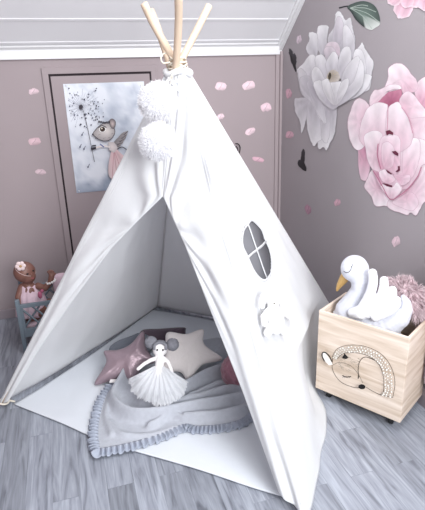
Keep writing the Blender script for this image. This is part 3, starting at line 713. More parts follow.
# ------------------------------------------------------------------ pom-poms
def pompom(px, py, rpx, label, yy):
    c = hit(px, py, Vector((0, yy, 0)), Vector((0, 1, 0))); R = rpx*mpp(c)
    t = empty('pompom', c, label, 'pom-pom', 'pom-poms hung from the tepee neck')
    rnd = random.Random(int(py)); V = []; Fs = []
    V = []; Fs = []
    for k in range(5200):
        z = rnd.uniform(-1, 1); a = rnd.uniform(0, 2*pi); d = Vector((sqrt(1-z*z)*cos(a), sqrt(1-z*z)*sin(a), z)); cl = Vector((nz(d, 4), nz(d, 4, 9), nz(d, 4, 21)))
        e = (d+cl*.55+Vector((rnd.uniform(-.25, .25), rnd.uniform(-.25, .25), rnd.uniform(-.25, .25)))).normalized(); sd = e.cross(Vector((rnd.uniform(-1, 1), rnd.uniform(-1, 1), rnd.uniform(-1, 1)))).normalized()*.0011
        p = c+d*R*.84; L = R*rnd.uniform(.12, .27)*(1.1+cl.x*.5); i = len(V); V += [p-sd, p+sd, p+e*L*.7+sd, p+e*L*.7-sd, p+e*L]; Fs += [(i, i+1, i+2, i+3), (i+3, i+2, i+4)]
    obj('tulle', V, Fs, M_POM, t)
    bm = nbm(); ball(bm, c, R*.86, 3); bobj('core', bm, M_POM, t)
    top = AP+Vector((-.03, -.05, 0)); bm = nbm(); tube(bm, [c, c.lerp(top, .6)+Vector((0, 0, -.0)), top], .0016, 6); bobj('cord', bm, M_ROPE, t)
    return t
pompom(158, 102, 19.3, 'upper white tulle pom-pom hanging at the tepee neck', 1.86)
pompom(157.5, 142, 18.6, 'lower white tulle pom-pom below the other one on the tepee', 1.78)

# ------------------------------------------------------------------ grey ruffled blanket
def fl_(x, y): return flo(x, y, .012)
bb = catmull([fl_(99, 452), fl_(130, 446), fl_(160, 437), fl_(184, 427), fl_(196, 429), fl_(218, 428), fl_(240, 423), fl_(250, 414)], 8)
bl = catmull([fl_(99, 452), fl_(97, 436), fl_(99, 418), fl_(104, 402), fl_(113, 388), fl_(124, 376)], 8)
br_ = catmull([fl_(250, 414), fl_(250, 400), fl_(244, 385), fl_(238, 362), fl_(228, 342)], 8)
bt = catmull([fl_(124, 376), fl_(150, 360), fl_(185, 350), fl_(210, 345), fl_(228, 342)], 8)
RID = [([(126, 380), (114, 396), (115, 408), (132, 420), (160, 420), (190, 414), (225, 408), (246, 404)], .030, .022),
       ([(135, 392), (150, 408), (185, 408), (220, 398), (240, 394)], .026, .024),
       ([(110, 425), (122, 438), (150, 438), (178, 430)], .010, .014),
       ([(178, 398), (205, 384), (225, 376), (236, 362)], .032, .026),
       ([(190, 404), (215, 392), (240, 386)], .022, .018),
       ([(186, 422), (215, 420), (244, 414)], .020, .020),
       ([(205, 372), (218, 364), (228, 352)], .030, .026),
       ([(150, 430), (172, 420), (186, 424)], .014, .014),
       ([(236, 380), (248, 395), (250, 408)], .030, .026), ([(108, 404), (106, 420), (112, 438)], .012, .012)]
RIDW = [([fl_(*p) for p in catmull2], h, w) for catmull2, h, w in RID]
RIDW = [([Vector((p.x, p.y, 0)) for p in catmull(P, 5)], h, w) for P, h, w in RIDW]
def bz(p):
    z = 0; q = Vector((p.x, p.y, 0))
    for P, h, w in RIDW:
        d = 9
        for i in range(len(P)-1):
            a, b = P[i], P[i+1]; ab = b-a; t = max(0, min(1, (q-a).dot(ab)/ab.length_squared)); d = min(d, (q-(a+ab*t)).length)
        z = max(z, h*math.exp(-(d/w)**2))+.25*min(z, h*math.exp(-(d/w)**2))
    return z
def blfn(u, v):
    p = coons(bb, br_, bt, bl, u, v); e = min(1, 10*min(u, 1-u, v, 1-v))
    z = .022+e*(1.9*bz(p)+.006*max(0, nz((p.x*12, p.y*12, 2), 1))+.0015*nz((p.x*50, p.y*50, 2), 1))
    # lies higher where cushions are underneath
    z += .05*max(0, v-.45)*min(1, 6*min(u, 1-u))
    return Vector((p.x, p.y, z))
V, Fs = grid(blfn, 130, 120)
blk = empty('blanket', fl_(170, 410), 'crumpled grey muslin blanket with a ruffled edge, spread on the white mat', 'blanket')
solid(obj('cloth', V, Fs, M_GREY, blk), .004)
# ruffle along front and left edges
edge = [Vector((p.x, p.y, 0)) for p in bl[::-1]]+[Vector((p.x, p.y, 0)) for p in bb[1:]]
dens = []
for i in range(len(edge)-1):
    for k in range(8): dens.append(edge[i].lerp(edge[i+1], k/8))
V = []; Fs = []; s = 0; prev = None; nw = 5; rnd = random.Random(4)
cenb = Vector((fl_(170, 400).x, fl_(170, 400).y, 0)); ph = 0
for i, p in enumerate(dens):
    if prev is not None: s += (p-prev).length
    prev = p; d = dens[min(i+6, len(dens)-1)]-dens[max(i-6, 0)]; nn = Vector((d.y, -d.x, 0)).normalized()
    if nn.dot(p-cenb) < 0: nn = -nn
    ph += .55+.35*nz((s*14, 0, 0), 1)
    for j in range(nw+1):
        t = j/nw; V.append(Vector((p.x, p.y, .024))+nn*(.040*t-.006+.004*sin(ph*.5)*t)+Vector((0, 0, (.010*sin(ph)+.003)*min(1, t*2.2)*(1) - .004*t))+d.normalized()*(.006*t*sin(ph*1.0+1)))
for i in range(len(dens)-1):
    for j in range(nw): q = i*(nw+1)+j; Fs.append((q, q+1, q+nw+2, q+nw+1))
solid(obj('ruffle', V, Fs, M_RUF, blk), .002)

# ------------------------------------------------------------------ cushions
def basis(n, up):
    n = n.normalized(); x = up.cross(n).normalized(); y = n.cross(x); return x, y, n
def plane_px(o, n): return lambda x, y, off=0: hit(x, y, o+n*off, n)
HB = Vector((-sin(YAW), -cos(YAW), 0))      # horizontally towards the viewer
def star(name, outline_px, center_px, O, n, thick, m, label, group=None, cat='cushion', bumps=0):
    n = n.normalized(); pl = plane_px(O, n); c = pl(*center_px)
    x, y, n = basis(n, Vector((0, 0, 1)))
    tips = [pl(*p)-c for p in outline_px]
    P2 = catmull([Vector((t.dot(x), t.dot(y), 0)) for t in tips], 10, True)
    P2 = [sum((P2[(i+k) % len(P2)] for k in range(-2, 3)), Vector())/5 for i in range(len(P2))]
    N = len(P2); R = 14; V = []; Fs = []
    def dedge(q):
        m_ = 9
        for i in range(N):
            a_, b_ = P2[i], P2[(i+1) % N]; ab = b_-a_; t_ = max(0, min(1, (q-a_).dot(ab)/max(ab.length_squared, 1e-12))); m_ = min(m_, (q-(a_+ab*t_)).length)
        return m_
    dmax = dedge(Vector((0, 0, 0)))
    for side in (1, -1):
        for i in range(R+1):
            t = (i/R)**.8
            for q in P2:
                dd = min(1, dedge(q*t)/(dmax*1.05)); h = thick*sqrt(max(0, 1-(1-dd)**2))
                h *= 1+.10*nz((q.x*t*20, q.y*t*20, 3), 1)
                if bumps: h += .0018*sin(q.x*t*420)*sin(q.y*t*420)*(1 if t < .9 else 0)
                # pulled seams near the rim
                h += .0009*sin(atan2(q.y, q.x)*26)*t*t*(1-t)*4
                p = q*t; V.append(c+x*p.x+y*p.y+n*(h*side))
    for sd in range(2):
        o = sd*(R+1)*N
        for i in range(R):
            for k in range(N):
                a = o+i*N+k; b = o+i*N+(k+1) % N; f = (a, b, b+N, a+N); Fs.append(f if sd == 0 else f[::-1])
    e = empty(name, c, label, cat, group)
    ob = obj('cover', V, Fs, m, e); w = ob.modifiers.new('weld', 'WELD'); w.merge_threshold = .0004; sm = ob.modifiers.new('smooth', 'SMOOTH'); sm.iterations = 3; sm.factor = .5
    return e, c, x, y, n, pl
UPV = Vector((0, 0, 1))
# slate cushion and plum cushion behind
star('slate_cushion', [(108, 350), (118, 341), (132, 336), (140, 333), (152, 338), (150, 352), (135, 360), (118, 362)], (130, 348), flo(130, 350, .06), UPV*.9+HB*.45, .03, M_DKGREY, 'crumpled slate grey cushion behind the metallic mauve star', None)
star('plum_cushion', [(140, 331), (160, 329), (184, 327.5), (186, 331), (184, 345), (165, 350), (142, 346)], (163, 338), flo(163, 342, .05), UPV*.9+HB*.5, .03, M_PLUM, 'flat dark plum cushion lying behind the beige star', None)
sc_, c, x, y, n, pl = star('star_cushion', [(93, 385), (106, 363), (103, 351), (117, 350), (131, 344), (144, 330), (146, 347), (156, 362), (143, 366), (133, 383), (122, 378), (108, 382)], (127, 362), flo(127, 372, .06), UPV*.75+HB*.7, .042, M_MAUVE,
     'shiny mauve star-shaped cushion at the left of the blanket', 'star cushions in the tepee')
bm = nbm(); a = pl(113.5, 381, .012); r_ = x*.018; u_ = y*.008+x*.002
vts = [bm.verts.new(a+r_*s1+u_*s2+n*s3) for s3 in (0, .001) for s1, s2 in ((-1, -1), (1, -1), (1, 1), (-1, 1))]
for f in ((0, 3, 2, 1), (4, 5, 6, 7), (0, 1, 5, 4), (1, 2, 6, 5), (2, 3, 7, 6), (3, 0, 4, 7)): bm.faces.new([vts[i] for i in f])
bobj('fabric_label', bm, M_DOLL, sc_, smooth=False)
star('star_cushion', [(166, 332), (186, 334), (204, 328.5), (204, 344), (224, 359), (205, 364), (197, 371), (188, 383), (180, 372), (160, 372), (166, 352)], (189, 353), flo(189, 372, .07), UPV*.75+HB*.7, .042, M_BEIGE,
     'beige dimpled plush star-shaped cushion at the right of the ballerina doll', 'star cushions in the tepee', bumps=1)
# rose chenille ball
c = flo(236, 384, .06)+Vector((.02, .03, 0)); bm = nbm(); ball(bm, (0, 0, 0), (1, 1, 1), 5)
for v in bm.verts:
    d = v.co.normalized(); k = 1+.045*abs(sin(d.x*9+d.z*7))*abs(sin(d.y*10-d.z*6))+.03*nz(d, 6)
    v.co = Vector((d.x*.075, d.y*.075, d.z*.082))*k+hit(237, 371, c, FW)
o = bobj('knitted_ball', bm, M_ROSE); tag(o, 'dusty rose knobbly ball cushion tucked behind the front canvas', 'cushion')

# ------------------------------------------------------------------ ballerina doll
O = flo(159, 400, .085); ND = (UPV*.72+HB*.70).normalized(); dl = plane_px(O, ND)
def dp(x, y, off=0): return dl(x, y, off)
mp_ = mpp(O)
doll = empty('ballerina_doll', dp(159, 372), 'white fabric ballerina doll with grey hair buns and tulle skirt, lying on the grey blanket', 'doll')
LIFT = .045
def D_(x, y, off=0): return dp(x, y, LIFT+off)
bm = nbm()
ball(bm, D_(160, 349.5), (7.6*mp_, 6.6*mp_, 8*mp_), 3)
chain(bm, [D_(160, 356), D_(160, 361), D_(159, 370)], [2.6*mp_, 4.6*mp_, 4.8*mp_])
ball(bm, D_(159, 374), 6*mp_, 3)
chain(bm, [D_(156, 358.5), D_(151, 360), D_(144, 364), D_(138, 369)], [2.4*mp_, 2.2*mp_, 2*mp_, 1.9*mp_])
chain(bm, [D_(164, 358.5), D_(168, 362), D_(171, 369), D_(172.5, 375)], [2.4*mp_, 2.2*mp_, 2*mp_, 1.9*mp_])
chain(bm, [D_(157, 378), D_(152, 396, -.02), D_(150, 398, -.03)], [2.6*mp_, 2.2*mp_, 2*mp_]); chain(bm, [D_(161, 378), D_(160, 400, -.02), D_(159.5, 403, -.03)], [2.6*mp_, 2.2*mp_, 2*mp_])
remesh(bobj('body', bm, M_DOLL, doll), .0032, 4)
bm = nbm()
ball(bm, D_(160, 346.8, -.004), (8.4*mp_, 7.4*mp_, 7*mp_), 3)
hr = bobj('hair', bm, M_BUN, doll)
for (x, y, rr) in ((151, 342.5, 6.6), (172.5, 344.5, 6.6)):
    bm = nbm(); ball(bm, D_(x, y), rr*mp_, 4)
    for v in bm.verts: v.co += (v.co-D_(x, y)).normalized()*.0022*nz(v.co, 130)
    bobj('hair_bun', bm, M_BUN, doll)
bm = nbm()
for k in range(5):
    for (x, y) in ((146.5, 345.5), (156, 344)): pass
tube(bm, catmull([D_(154.5, 350, .022), D_(154.8, 345, .03), D_(160, 342.5, .034), D_(165.6, 345, .03), D_(166, 350, .022)], 5), 1.5*mp_, 8); bobj('hair_band', bm, M_BUN, doll)
for x in (157.3, 163):
    bm = nbm(); q = D_(x, 350, 6.4*mp_); ball(bm, q, 1.0*mp_, 2); bobj('eye', bm, M_DARK, doll)
# skirt: layered pleated net
for lay in range(4):
    V = []; Fs = []; nu, nv = 90, 14; rnd = random.Random(lay)
    for j in range(nv+1):
        t = j/nv
        for i in range(nu+1):
            a = i/nu; ang = radians(-168+a*156)
            ang = radians(200+a*135)    # fan from lower left to lower right
            L = (41+3*sin(a*9+lay)+4*rnd.random())*(1 if .1 < a < .9 else .95)
            ex = cos(ang)*L*1.02; ey = -sin(ang)*L*.93
            ex *= .74
            w0 = 4.5*(a*2-1)
            x = 159+w0*(1-t)+ex*t; y = 366+ey*t*(.94)
            off = .012+.03*sin(pi*min(1, t*1.0))*(.9-lay*.18)+.006*sin(a*pi*(19+lay*4)+lay)*t-.02*t
            V.append(D_(x, y, off-.004*lay))
    for j in range(nv):
        for i in range(nu): q = j*(nu+1)+i; Fs.append((q, q+1, q+nu+2, q+nu+1))
    obj('skirt_layer', V, Fs, M_TULLE, doll)

# ------------------------------------------------------------------ crate on castors
BL = Vector((.968, 1.716, .052)); ux = Vector((.525, -.851, 0)).normalized(); uy = Vector((.851, .525, 0)).normalized()
BW, BD, BH, TH = .392, .245, .392, .012
MB = Matrix(((ux.x, uy.x, 0, BL.x), (ux.y, uy.y, 0, BL.y), (0, 0, 1, BL.z), (0, 0, 0, 1)))
crate = bpy.data.objects.new('toy_crate', None); COL.objects.link(crate); crate.matrix_basis = MB
tag(crate, 'pale wooden toy crate on black castors with a sleeping fawn drawn on its front', 'crate')
def bpart(name, lo, hi, m=None, bev=.002):
    bm = nbm(); box(bm, lo, hi); o = bobj(name, bm, m or M_WOOD, None, smooth=False, bevel=bev); o.parent = crate; return o
bpart('front_board', (0, 0, 0), (BW, TH, BH)); bpart('back_board', (0, BD-TH, 0), (BW, BD, BH))
bpart('side_board', (0, TH, 0), (TH, BD-TH, BH)); bpart('side_board', (BW-TH, TH, 0), (BW, BD-TH, BH)); bpart('base_board', (TH, TH, .002), (BW-TH, BD-TH, .016))
for (cx, cy) in ((.05, .045), (BW-.05, .045), (.05, BD-.045), (BW-.05, BD-.045)):
    bm = nbm(); tube(bm, [(cx-.009, cy, -.031), (cx-.007, cy, -.031), (cx+.007, cy, -.031), (cx+.009, cy, -.031)], [.016, .0205, .0205, .016], 20)
    w = bobj('castor', bm, M_RUB, None); w.parent = crate
    bm = nbm(); box(bm, (cx-.014, cy-.014, -.004), (cx+.014, cy+.014, 0)); box(bm, (cx-.0135, cy-.008, -.034), (cx-.0105, cy+.008, -.002)); box(bm, (cx+.0105, cy-.008, -.034), (cx+.0135, cy+.008, -.002))
    b_ = bobj('bracket', bm, M_STEEL, None, smooth=False); b_.parent = w
def FP(x, y, off):
    return hit(x, y, BL-uy*(.0006+off), uy)
P = Print(FP, .00006); LN = (84, 74, 66); CRM = (238, 230, 218)
def cv(p): return (310+p[0]/3.7, 330+p[1]/3.7)
def cvl(L): return [cv(p) for p in L]
outer = cvl([(82, 100), (98, 72), (130, 58), (175, 56), (220, 66), (262, 88), (292, 122), (310, 165), (314, 205), (306, 250)])
P.line(outer, .45, LN)
inner = cvl([(100, 108), (122, 88), (160, 84), (205, 92), (240, 112), (262, 140), (272, 180), (272, 225), (262, 240)])
P.line(inner, .4, LN)
P.line(cvl([(306, 250), (290, 246), (262, 240), (235, 228), (208, 212)]), .5, LN)
P.line(cvl([(84, 104), (82, 140), (96, 172), (120, 196), (160, 212), (182, 214)]), .5, LN)
P.line(cvl([(84, 130), (110, 120), (150, 132), (176, 160), (196, 196)]), .4, (120, 108, 96))
P.line(cvl([(240, 112), (205, 100), (184, 116), (178, 150), (182, 174)]), .7, LN)
P.line(cvl([(180, 165), (178, 180)]), 1.1, LN)
rnd = random.Random(9); Oo = catmull([Vector((*p, 0)) for p in outer], 6); Ii = catmull([Vector((*p, 0)) for p in inner], 6)
for k in range(34):
    t = k/33; o_ = seg(Oo, t); i_ = seg(Ii, t)
    for q in (.25, .55, .82):
        c = o_.lerp(i_, q+rnd.uniform(-.06, .06)); r = rnd.uniform(.7, 1.15); a = rnd.uniform(0, 3)
        P.dot((c.x, c.y), r+.2, (160, 146, 132), 8, r*.9+.2, a); P.dot((c.x, c.y), r, (242, 238, 230), 8, r*.85, a)
for k in range(60):
    x, y = rnd.uniform(100, 180), rnd.uniform(95, 150)
    if y > 88+(abs(x-140))*.3: P.line(cvl([(x, y), (x+rnd.uniform(6, 14), y+rnd.uniform(2, 7))]), .22, (150, 138, 124))
P.poly(cvl([(46, 86), (56, 84), (72, 106), (84, 128), (70, 130), (58, 118), (48, 100)]), (244, 242, 238))
P.line(cvl([(82, 118), (72, 98), (58, 84), (47, 84), (45, 98), (54, 116)]), 1.2, (26, 22, 22))
P.poly(cvl([(118, 104), (128, 86), (143, 103), (132, 108)]), (24, 22, 22))
P.line(cvl([(120, 168), (134, 174), (152, 172)]), .9, (24, 22, 22))
for k in range(5): P.line(cvl([(124+k*6, 171), (121+k*6, 178)]), .3, (40, 36, 36))
P.dot(cv((192, 210)), 3.6, (20, 18, 20), 14, 2.5, .1)
o = P.build('fawn_drawing', M_PRINT, crate)
for q in range(1): pass

# ------------------------------------------------------------------ swan
SO = BL+uy*.10; sw = plane_px(SO, uy); k_ = mpp(sw(370, 300))
def S(x, y, off=0): return sw(x, y, -off)
swan = empty('plush_swan', S(372, 335), 'white plush swan with a gold beak and closed eyes, sitting in the wooden crate', 'plush toy')
bm = nbm()
ball(bm, S(354.5, 268.5), 13.6*k_, 4)
chain(bm, [S(357, 270), S(361.5, 280), S(361, 290), S(354, 300), S(347, 310), S(346, 320)], [12.5*k_, 10.5*k_, 9.8*k_, 10.6*k_, 12.5*k_, 14*k_])
chain(bm, [S(345, 318), S(346, 326), S(358, 326), S(374, 326), S(390, 322), S(399, 316)], [14*k_, 15*k_, 17*k_, 18*k_, 14*k_, 11*k_])
chain(bm, [S(399, 318), S(405.5, 310), S(406, 303), S(403, 297)], [10.5*k_, 6.8*k_, 4.8*k_, 2.6*k_])
chain(bm, [S(352, 340), S(388, 338)], [14*k_, 14*k_])
remesh(bobj('body', bm, M_SWAN, swan), .004, 5)
# wings: rolls of feathers front (and back)
for side, of in ((1, .046), (-1, -.046)):
    bm = nbm()
    chain(bm, [S(353, 313, of), S(362, 312, of*1.15), S(372, 306, of*1.15)], [5.5*k_, 8*k_, 8*k_], .3)
    for pts, r0, r1 in ((((360, 312), (369, 297), (373, 283), (372.5, 273)), 5.6, 4.4), (((368, 313), (379.5, 299), (383.5, 289), (384, 280.5)), 5.4, 4.2), (((374, 314), (387, 304), (392, 296.5), (392.5, 290)), 5.3, 4.0), (((376, 316.5), (389, 311), (396, 305), (397, 300)), 5.2, 3.8)):
        P_ = catmull([S(*p, of*(1.25-.12*i)) for i, p in enumerate(pts)], 4); n_ = len(P_)
        chain(bm, P_, [(r0+(r1-r0)*i/(n_-1))*k_ for i in range(n_)], .3)
    remesh(bobj('wing', bm, mat('white_wing_plush', (232, 233, 238), .85, sheen=.2), swan), .0024, 1)
bm = nbm(); P_ = [S(346.5, 275), S(343, 280), S(339, 286), S(336.8, 291)]
tube(bm, catmull(P_, 4), [k_*r for r in (5.2, 5.2, 5, 4.8, 4.5, 4.1, 3.7, 3.3, 2.8, 2.3, 1.8, 1.3, .8)], 12); bobj('beak', bm, M_GOLD, swan)
bm = nbm()
def onhead(x, y):   # point on the near face of the head
    c = S(354.5, 268.5); d = ray(x, y).normalized(); oc = CAM-c; b_ = oc.dot(d); q = b_*b_-(oc.length_squared-(13.7*k_)**2)
    return CAM+d*(-b_-sqrt(max(0, q)))
tube(bm, [onhead(x, y) for x, y in ((343.5, 271), (346, 272.8), (349, 272), (351, 269.5), (351.5, 266))], .0012, 6)
tube(bm, [onhead(351.2, 267.5), onhead(352.6, 265.5), onhead(352.4, 263.5)], .001, 6)
bobj('eyelid_stitching', bm, M_DARK, swan)

# ------------------------------------------------------------------ pink fur cushion in the crate
fc = hit(402, 301, BL+uy*.186, uy); cush = empty('fur_cushion', fc, 'fluffy pink faux fur cushion behind the swan in the crate', 'cushion')
R3 = Vector((.088, .046, .09)); bm = nbm(); ball(bm, (0, 0, 0), R3, 3, None)
rotm = Matrix(((ux.x, uy.x, 0), (ux.y, uy.y, 0), (0, 0, 1)))
for v in bm.verts: v.co = rotm @ v.co+fc
bobj('pad', bm, M_FUR, cush)
rnd = random.Random(11); V = []; Fs = []
for k in range(4200):
    z = rnd.uniform(-.5, 1); a = rnd.uniform(0, 2*pi); d = Vector((sqrt(1-z*z)*cos(a), sqrt(1-z*z)*sin(a), z))
    b0_ = rotm @ Vector((d.x*R3.x, d.y*R3.y, d.z*R3.z))*.95; dw = (rotm @ d).normalized(); cl = Vector((noise.noise(dw*2.5), noise.noise(dw*2.5+Vector((7, 0, 0))), noise.noise(dw*2.5+Vector((0, 7, 0)))))
    dr = (dw+cl*1.5+Vector((rnd.uniform(-.2, .2), rnd.uniform(-.2, .2), rnd.uniform(-.15, .1)))).normalized(); L = rnd.uniform(.03, .055); s = dr.cross(Vector((rnd.uniform(-1, 1), rnd.uniform(-1, 1), .3))).normalized()*.0014
    p = fc+b0_; i = len(V); g = Vector((0, 0, -.012))
    V += [p-s, p+s, p+dr*L*.6+s*.8, p+dr*L*.6-s*.8, p+dr*L+g]; Fs += [(i, i+1, i+2, i+3), (i+3, i+2, i+4)]
V = [Vector((min(v.x, GX-.004), v.y, v.z)) for v in V]
obj('fur', V, Fs, M_FUR, cush)

# ------------------------------------------------------------------ pale curtain at the right edge
V = []; Fs = []; nu, nv = 50, 40
for j in range(nv+1):
    t = j/nv; z = 1.25-1.1*t
    wdt = .10+.13*min(1, max(0, (t-.33)/.3))**.8
    for i in range(nu+1):
        u = i/nu; y = 1.30+.01*sin(t*5)+wdt*(u)*1.0
        V.append(Vector((GX-.035+.016*sin(u*pi*9+t*2), y+.0, z)))
for j in range(nv):
    for i in range(nu): q = j*(nu+1)+i; Fs.append((q, q+1, q+nu+2, q+nu+1))
cur = obj('curtain', V, Fs, mat('pale_pink_voile', (206, 190, 198), .9, trans=.3)); tag(cur, 'pale pink gathered curtain hanging on the gable wall at the right edge', 'curtain'); solid(cur, .001)

# ------------------------------------------------------------------ small white plush on the right canvas
nP = (nB+Vector((0, 0, .35))).normalized()
u0, v0 = uv_of(275, 315, B, Cc); p0 = rightfn(u0, v0); pq = plane_px(p0+nB*.028, nP)
pls = empty('cuddly_toy', pq(275, 315), 'small white cuddly toy hanging on the right canvas below the oval window', 'plush toy')
kk = mpp(p0)
bm = nbm()
ball(bm, pq(272.5, 298), (8.2*kk, 8*kk, 8.6*kk), 3); chain(bm, [pq(273, 308), pq(275, 318), pq(276, 326)], [6*kk, 9*kk, 8.5*kk])
chain(bm, [pq(281, 312), pq(286, 314), pq(291, 318)], [4*kk, 3.6*kk, 3.2*kk]); chain(bm, [pq(269, 311), pq(264, 317), pq(264.5, 324)], [4*kk, 3.6*kk, 3*kk])
chain(bm, [pq(271, 327), pq(267.5, 333)], [4.6*kk, 4*kk]); chain(bm, [pq(280, 327), pq(284, 332)], [4.6*kk, 4*kk])
M_TOY = mat('cream_white_plush', (244, 243, 242), .95, sheen=.2)
remesh(bobj('body', bm, M_TOY, pls), .0035, 4)
for pts in ((( 267, 292), (263.5, 297), (262, 306)), ((278, 292), (281.5, 297), (282, 305))):
    bm = nbm(); chain(bm, [pq(*p, .004) for p in pts], [3*kk, 3.4*kk, 2.8*kk]); remesh(bobj('ear', bm, M_TOY, pls), .003, 3)
bm = nbm(); ball(bm, pq(274.3, 303.5, 7.6*kk), 1.1*kk, 2); bobj('nose', bm, mat('grey_thread', (120, 116, 110), .8), pls)
bm = nbm(); tube(bm, catmull([pq(263, 293, -.012), pq(260.5, 303, -.014), pq(261.5, 312, -.014), pq(264, 320, -.012), pq(266.5, 329, -.01)], 5), .0016, 6); bobj('cord', bm, mat('grey_cord', (150, 150, 152), .9), pls)

# small black hook
bm = nbm(); tube(bm, catmull([onwall(235.5, 143.5, .012), onwall(238.3, 144, .014), onwall(240.2, 147.5, .014), onwall(239.4, 152.5, .012), onwall(237.8, 155, .004)], 5), .003, 8)
tube(bm, catmull([onwall(236, 146, .013), onwall(237.6, 148, .013), onwall(238, 151, .013)], 4), .0025, 8)
tag(bobj('wall_hook', bm, M_DARK), 'small black wire hook on the knee wall at the tepee edge', 'hook')

# ------------------------------------------------------------------ doll cot with baby doll
CY0, CY1 = 2.58, 2.85
f0 = hit(27, 360, Vector((0, CY0, 0)), Vector((0, 1, 0))); q = hit(17, 306, Vector((0, CY0, 0)), Vector((0, 1, 0))); 
XL = hit(20.5, 335, Vector((0, CY0, 0)), Vector((0, 1, 0))).x; ZR = hit(30, 304, Vector((0, CY0, 0)), Vector((0, 1, 0))).z
XR = XL+.385
cot = empty('doll_cot', (XL+.19, (CY0+CY1)/2, 0), 'blue-grey wooden doll cot with lattice sides behind the tepee', 'doll cot')
T = .022
HZ = hit(10.5, 280, Vector((0, CY1, 0)), Vector((0, 1, 0))).z
for (x, y, z) in ((XL, CY0, ZR+.03), (XL, CY1, HZ), (XR, CY0, ZR+.03), (XR, CY1, ZR+.03)):
    bm = nbm(); box(bm, (x, y, 0), (x+T, y+T, z)); bobj('post', bm, M_COT, cot, smooth=False, bevel=.003)
for y in (CY0, CY1):
    bm = nbm(); box(bm, (XL+T, y+.003, ZR-.022), (XR, y+T-.003, ZR)); bobj('rail', bm, M_COT, cot, smooth=False, bevel=.002)
    bm = nbm(); box(bm, (XL+T, y+.003, .10), (XR, y+T-.003, .15)); bobj('rail', bm, M_COT, cot, smooth=False, bevel=.002)
    bm = nbm(); z0_, z1_ = .15, ZR-.02; st_ = .062; x = XL+T
    box(bm, (XL+T, y+.006, z0_), (XL+T+.012, y+T-.006, z1_))
    while x < XR-.03:
        for sg in (1, -1):
            zc = (z0_+z1_)/2; h = (z1_-z0_)/2; a, b = (x, zc-h*sg), (x+st_*1.6, zc+h*sg)
            if b[0] > XR: continue
            y_ = y+.011+.002*sg
            tube(bm, [(a[0], y_, a[1]), (b[0], y_, b[1])], .0055, 4)
        x += st_
    bobj('lattice_panel', bm, M_COT, cot, smooth=False)
for x in (XL+.004, XR+.004):
    bm = nbm(); box(bm, (x, CY0+T, .10), (x+.012, CY1, ZR-.002)); bobj('end_panel', bm, M_COT, cot, smooth=False, bevel=.002)
bm = nbm(); box(bm, (XL+T, CY0+T, .11), (XR, CY1, .122)); bobj('base_board', bm, M_COT, cot, smooth=False)
# bedding
bm = nbm(); box(bm, (XL+.03, CY0+.03, .124), (XR-.01, CY1-.008, .155)); bmesh.ops.subdivide_edges(bm, edges=bm.edges[:], cuts=4, use_grid_fill=True)
for v in bm.verts: v.co.z += .006*nz(v.co, 14)
tag(bobj('cot_mattress', bm, M_PINKC), 'pale pink mattress inside the blue-grey doll cot', 'mattress')
DY = 2.70; bd = plane_px(Vector((0, DY, 0)), Vector((0, -1, 0))); kb = mpp(bd(25, 275))
def b_(x, y, off=0): return bd(x, y, off)
hc = b_(24.5, 272)
hips = Vector((b_(34, 320).x, DY, .185))
baby = empty('baby_doll', (hips.x, DY, .157), 'tan baby doll in pale pink dress and flower headband, sitting in the doll cot', 'doll')
bm = nbm()
ball(bm, hc, (10.6*kb, 10.8*kb, 10.6*kb), 4); ball(bm, b_(28, 276, .012), 7.6*kb, 3)
chain(bm, [b_(27, 282), b_(30, 290), b_(33, 305), hips], [4*kb, 8*kb, 9.5*kb, 10*kb], .4)
chain(bm, [b_(22, 287), b_(18.5, 297, .02), b_(20.5, 306, .03)], [4*kb, 3.5*kb, 3*kb])
chain(bm, [b_(38, 286, .01), b_(45, 288, .03), b_(50.5, 282, .035), b_(51.5, 276, .035)], [3.8*kb, 3.4*kb, 2.9*kb, 3*kb])
for k in range(5): chain(bm, [b_(51.5, 276, .035), b_(47.5+k*2, 271.5-(k == 1 or k == 2)*1.2+(k == 4)*2.2, .037)], [1.5*kb, 1.0*kb])
for sg in (-1, 1): chain(bm, [hips+Vector((0, sg*.03, 0)), hips+Vector((.09, sg*.045, .03)), hips+Vector((.155, sg*.045, -.006)), hips+Vector((.172, sg*.045, .02))], [.033, .027, .021, .017])
remesh(bobj('body', bm, M_SKIN, baby), .0042, 3)
M_CREAM = mat('cream_satin', (226, 206, 206), .6)
bm = nbm(); fcx = b_(20.6, 266, 9.5*kb)
for k in range(6):
    a = 2*pi*k/6; ball(bm, fcx+Vector((cos(a)*2.9*kb, -.002, sin(a)*2.9*kb)), (2.3*kb, 1.1*kb, 2.3*kb), 2)
hb = bobj('headband_flower', bm, M_CREAM, baby)
bm = nbm(); ball(bm, fcx+Vector((0, -.006, 0)), 1.3*kb, 2); bobj('flower_centre', bm, mat('gold_bead', (180, 140, 90), .4), hb)
bm = nbm(); ax = Vector((.45, -.25, .86)).normalized(); s1, s2 = frame(ax)
tube(bm, [hc+ax*.018+(s1*cos(a)+s2*sin(a))*10.1*kb for a in [2*pi*k/30 for k in range(30)]], .0014, 6, closed=True); bobj('headband', bm, M_CREAM, baby)
def onh(x, y, add=0):
    d = ray(x, y).normalized(); best = None
    for c, r in ((hc, 10.7*kb), (b_(28, 276, .012), 7.6*kb)):
        oc = CAM-c; bb_ = oc.dot(d); qd = bb_*bb_-(oc.length_squared-r*r)
        if qd >= 0:
            t = -bb_-sqrt(qd); best = t if best is None else min(best, t)
    return CAM+d*((best or (hc-CAM).length)-add)
for x, y in ((27.4, 274), (33, 270.8)):
    bm = nbm(); ball(bm, onh(x, y, -.001), (1.3*kb, .9*kb, 1.0*kb), 2); bobj('eye', bm, M_DARK, baby)
bm = nbm(); ball(bm, onh(31.2, 274.6, .001), 1.2*kb, 2); bobj('nose', bm, M_SKIN, baby)
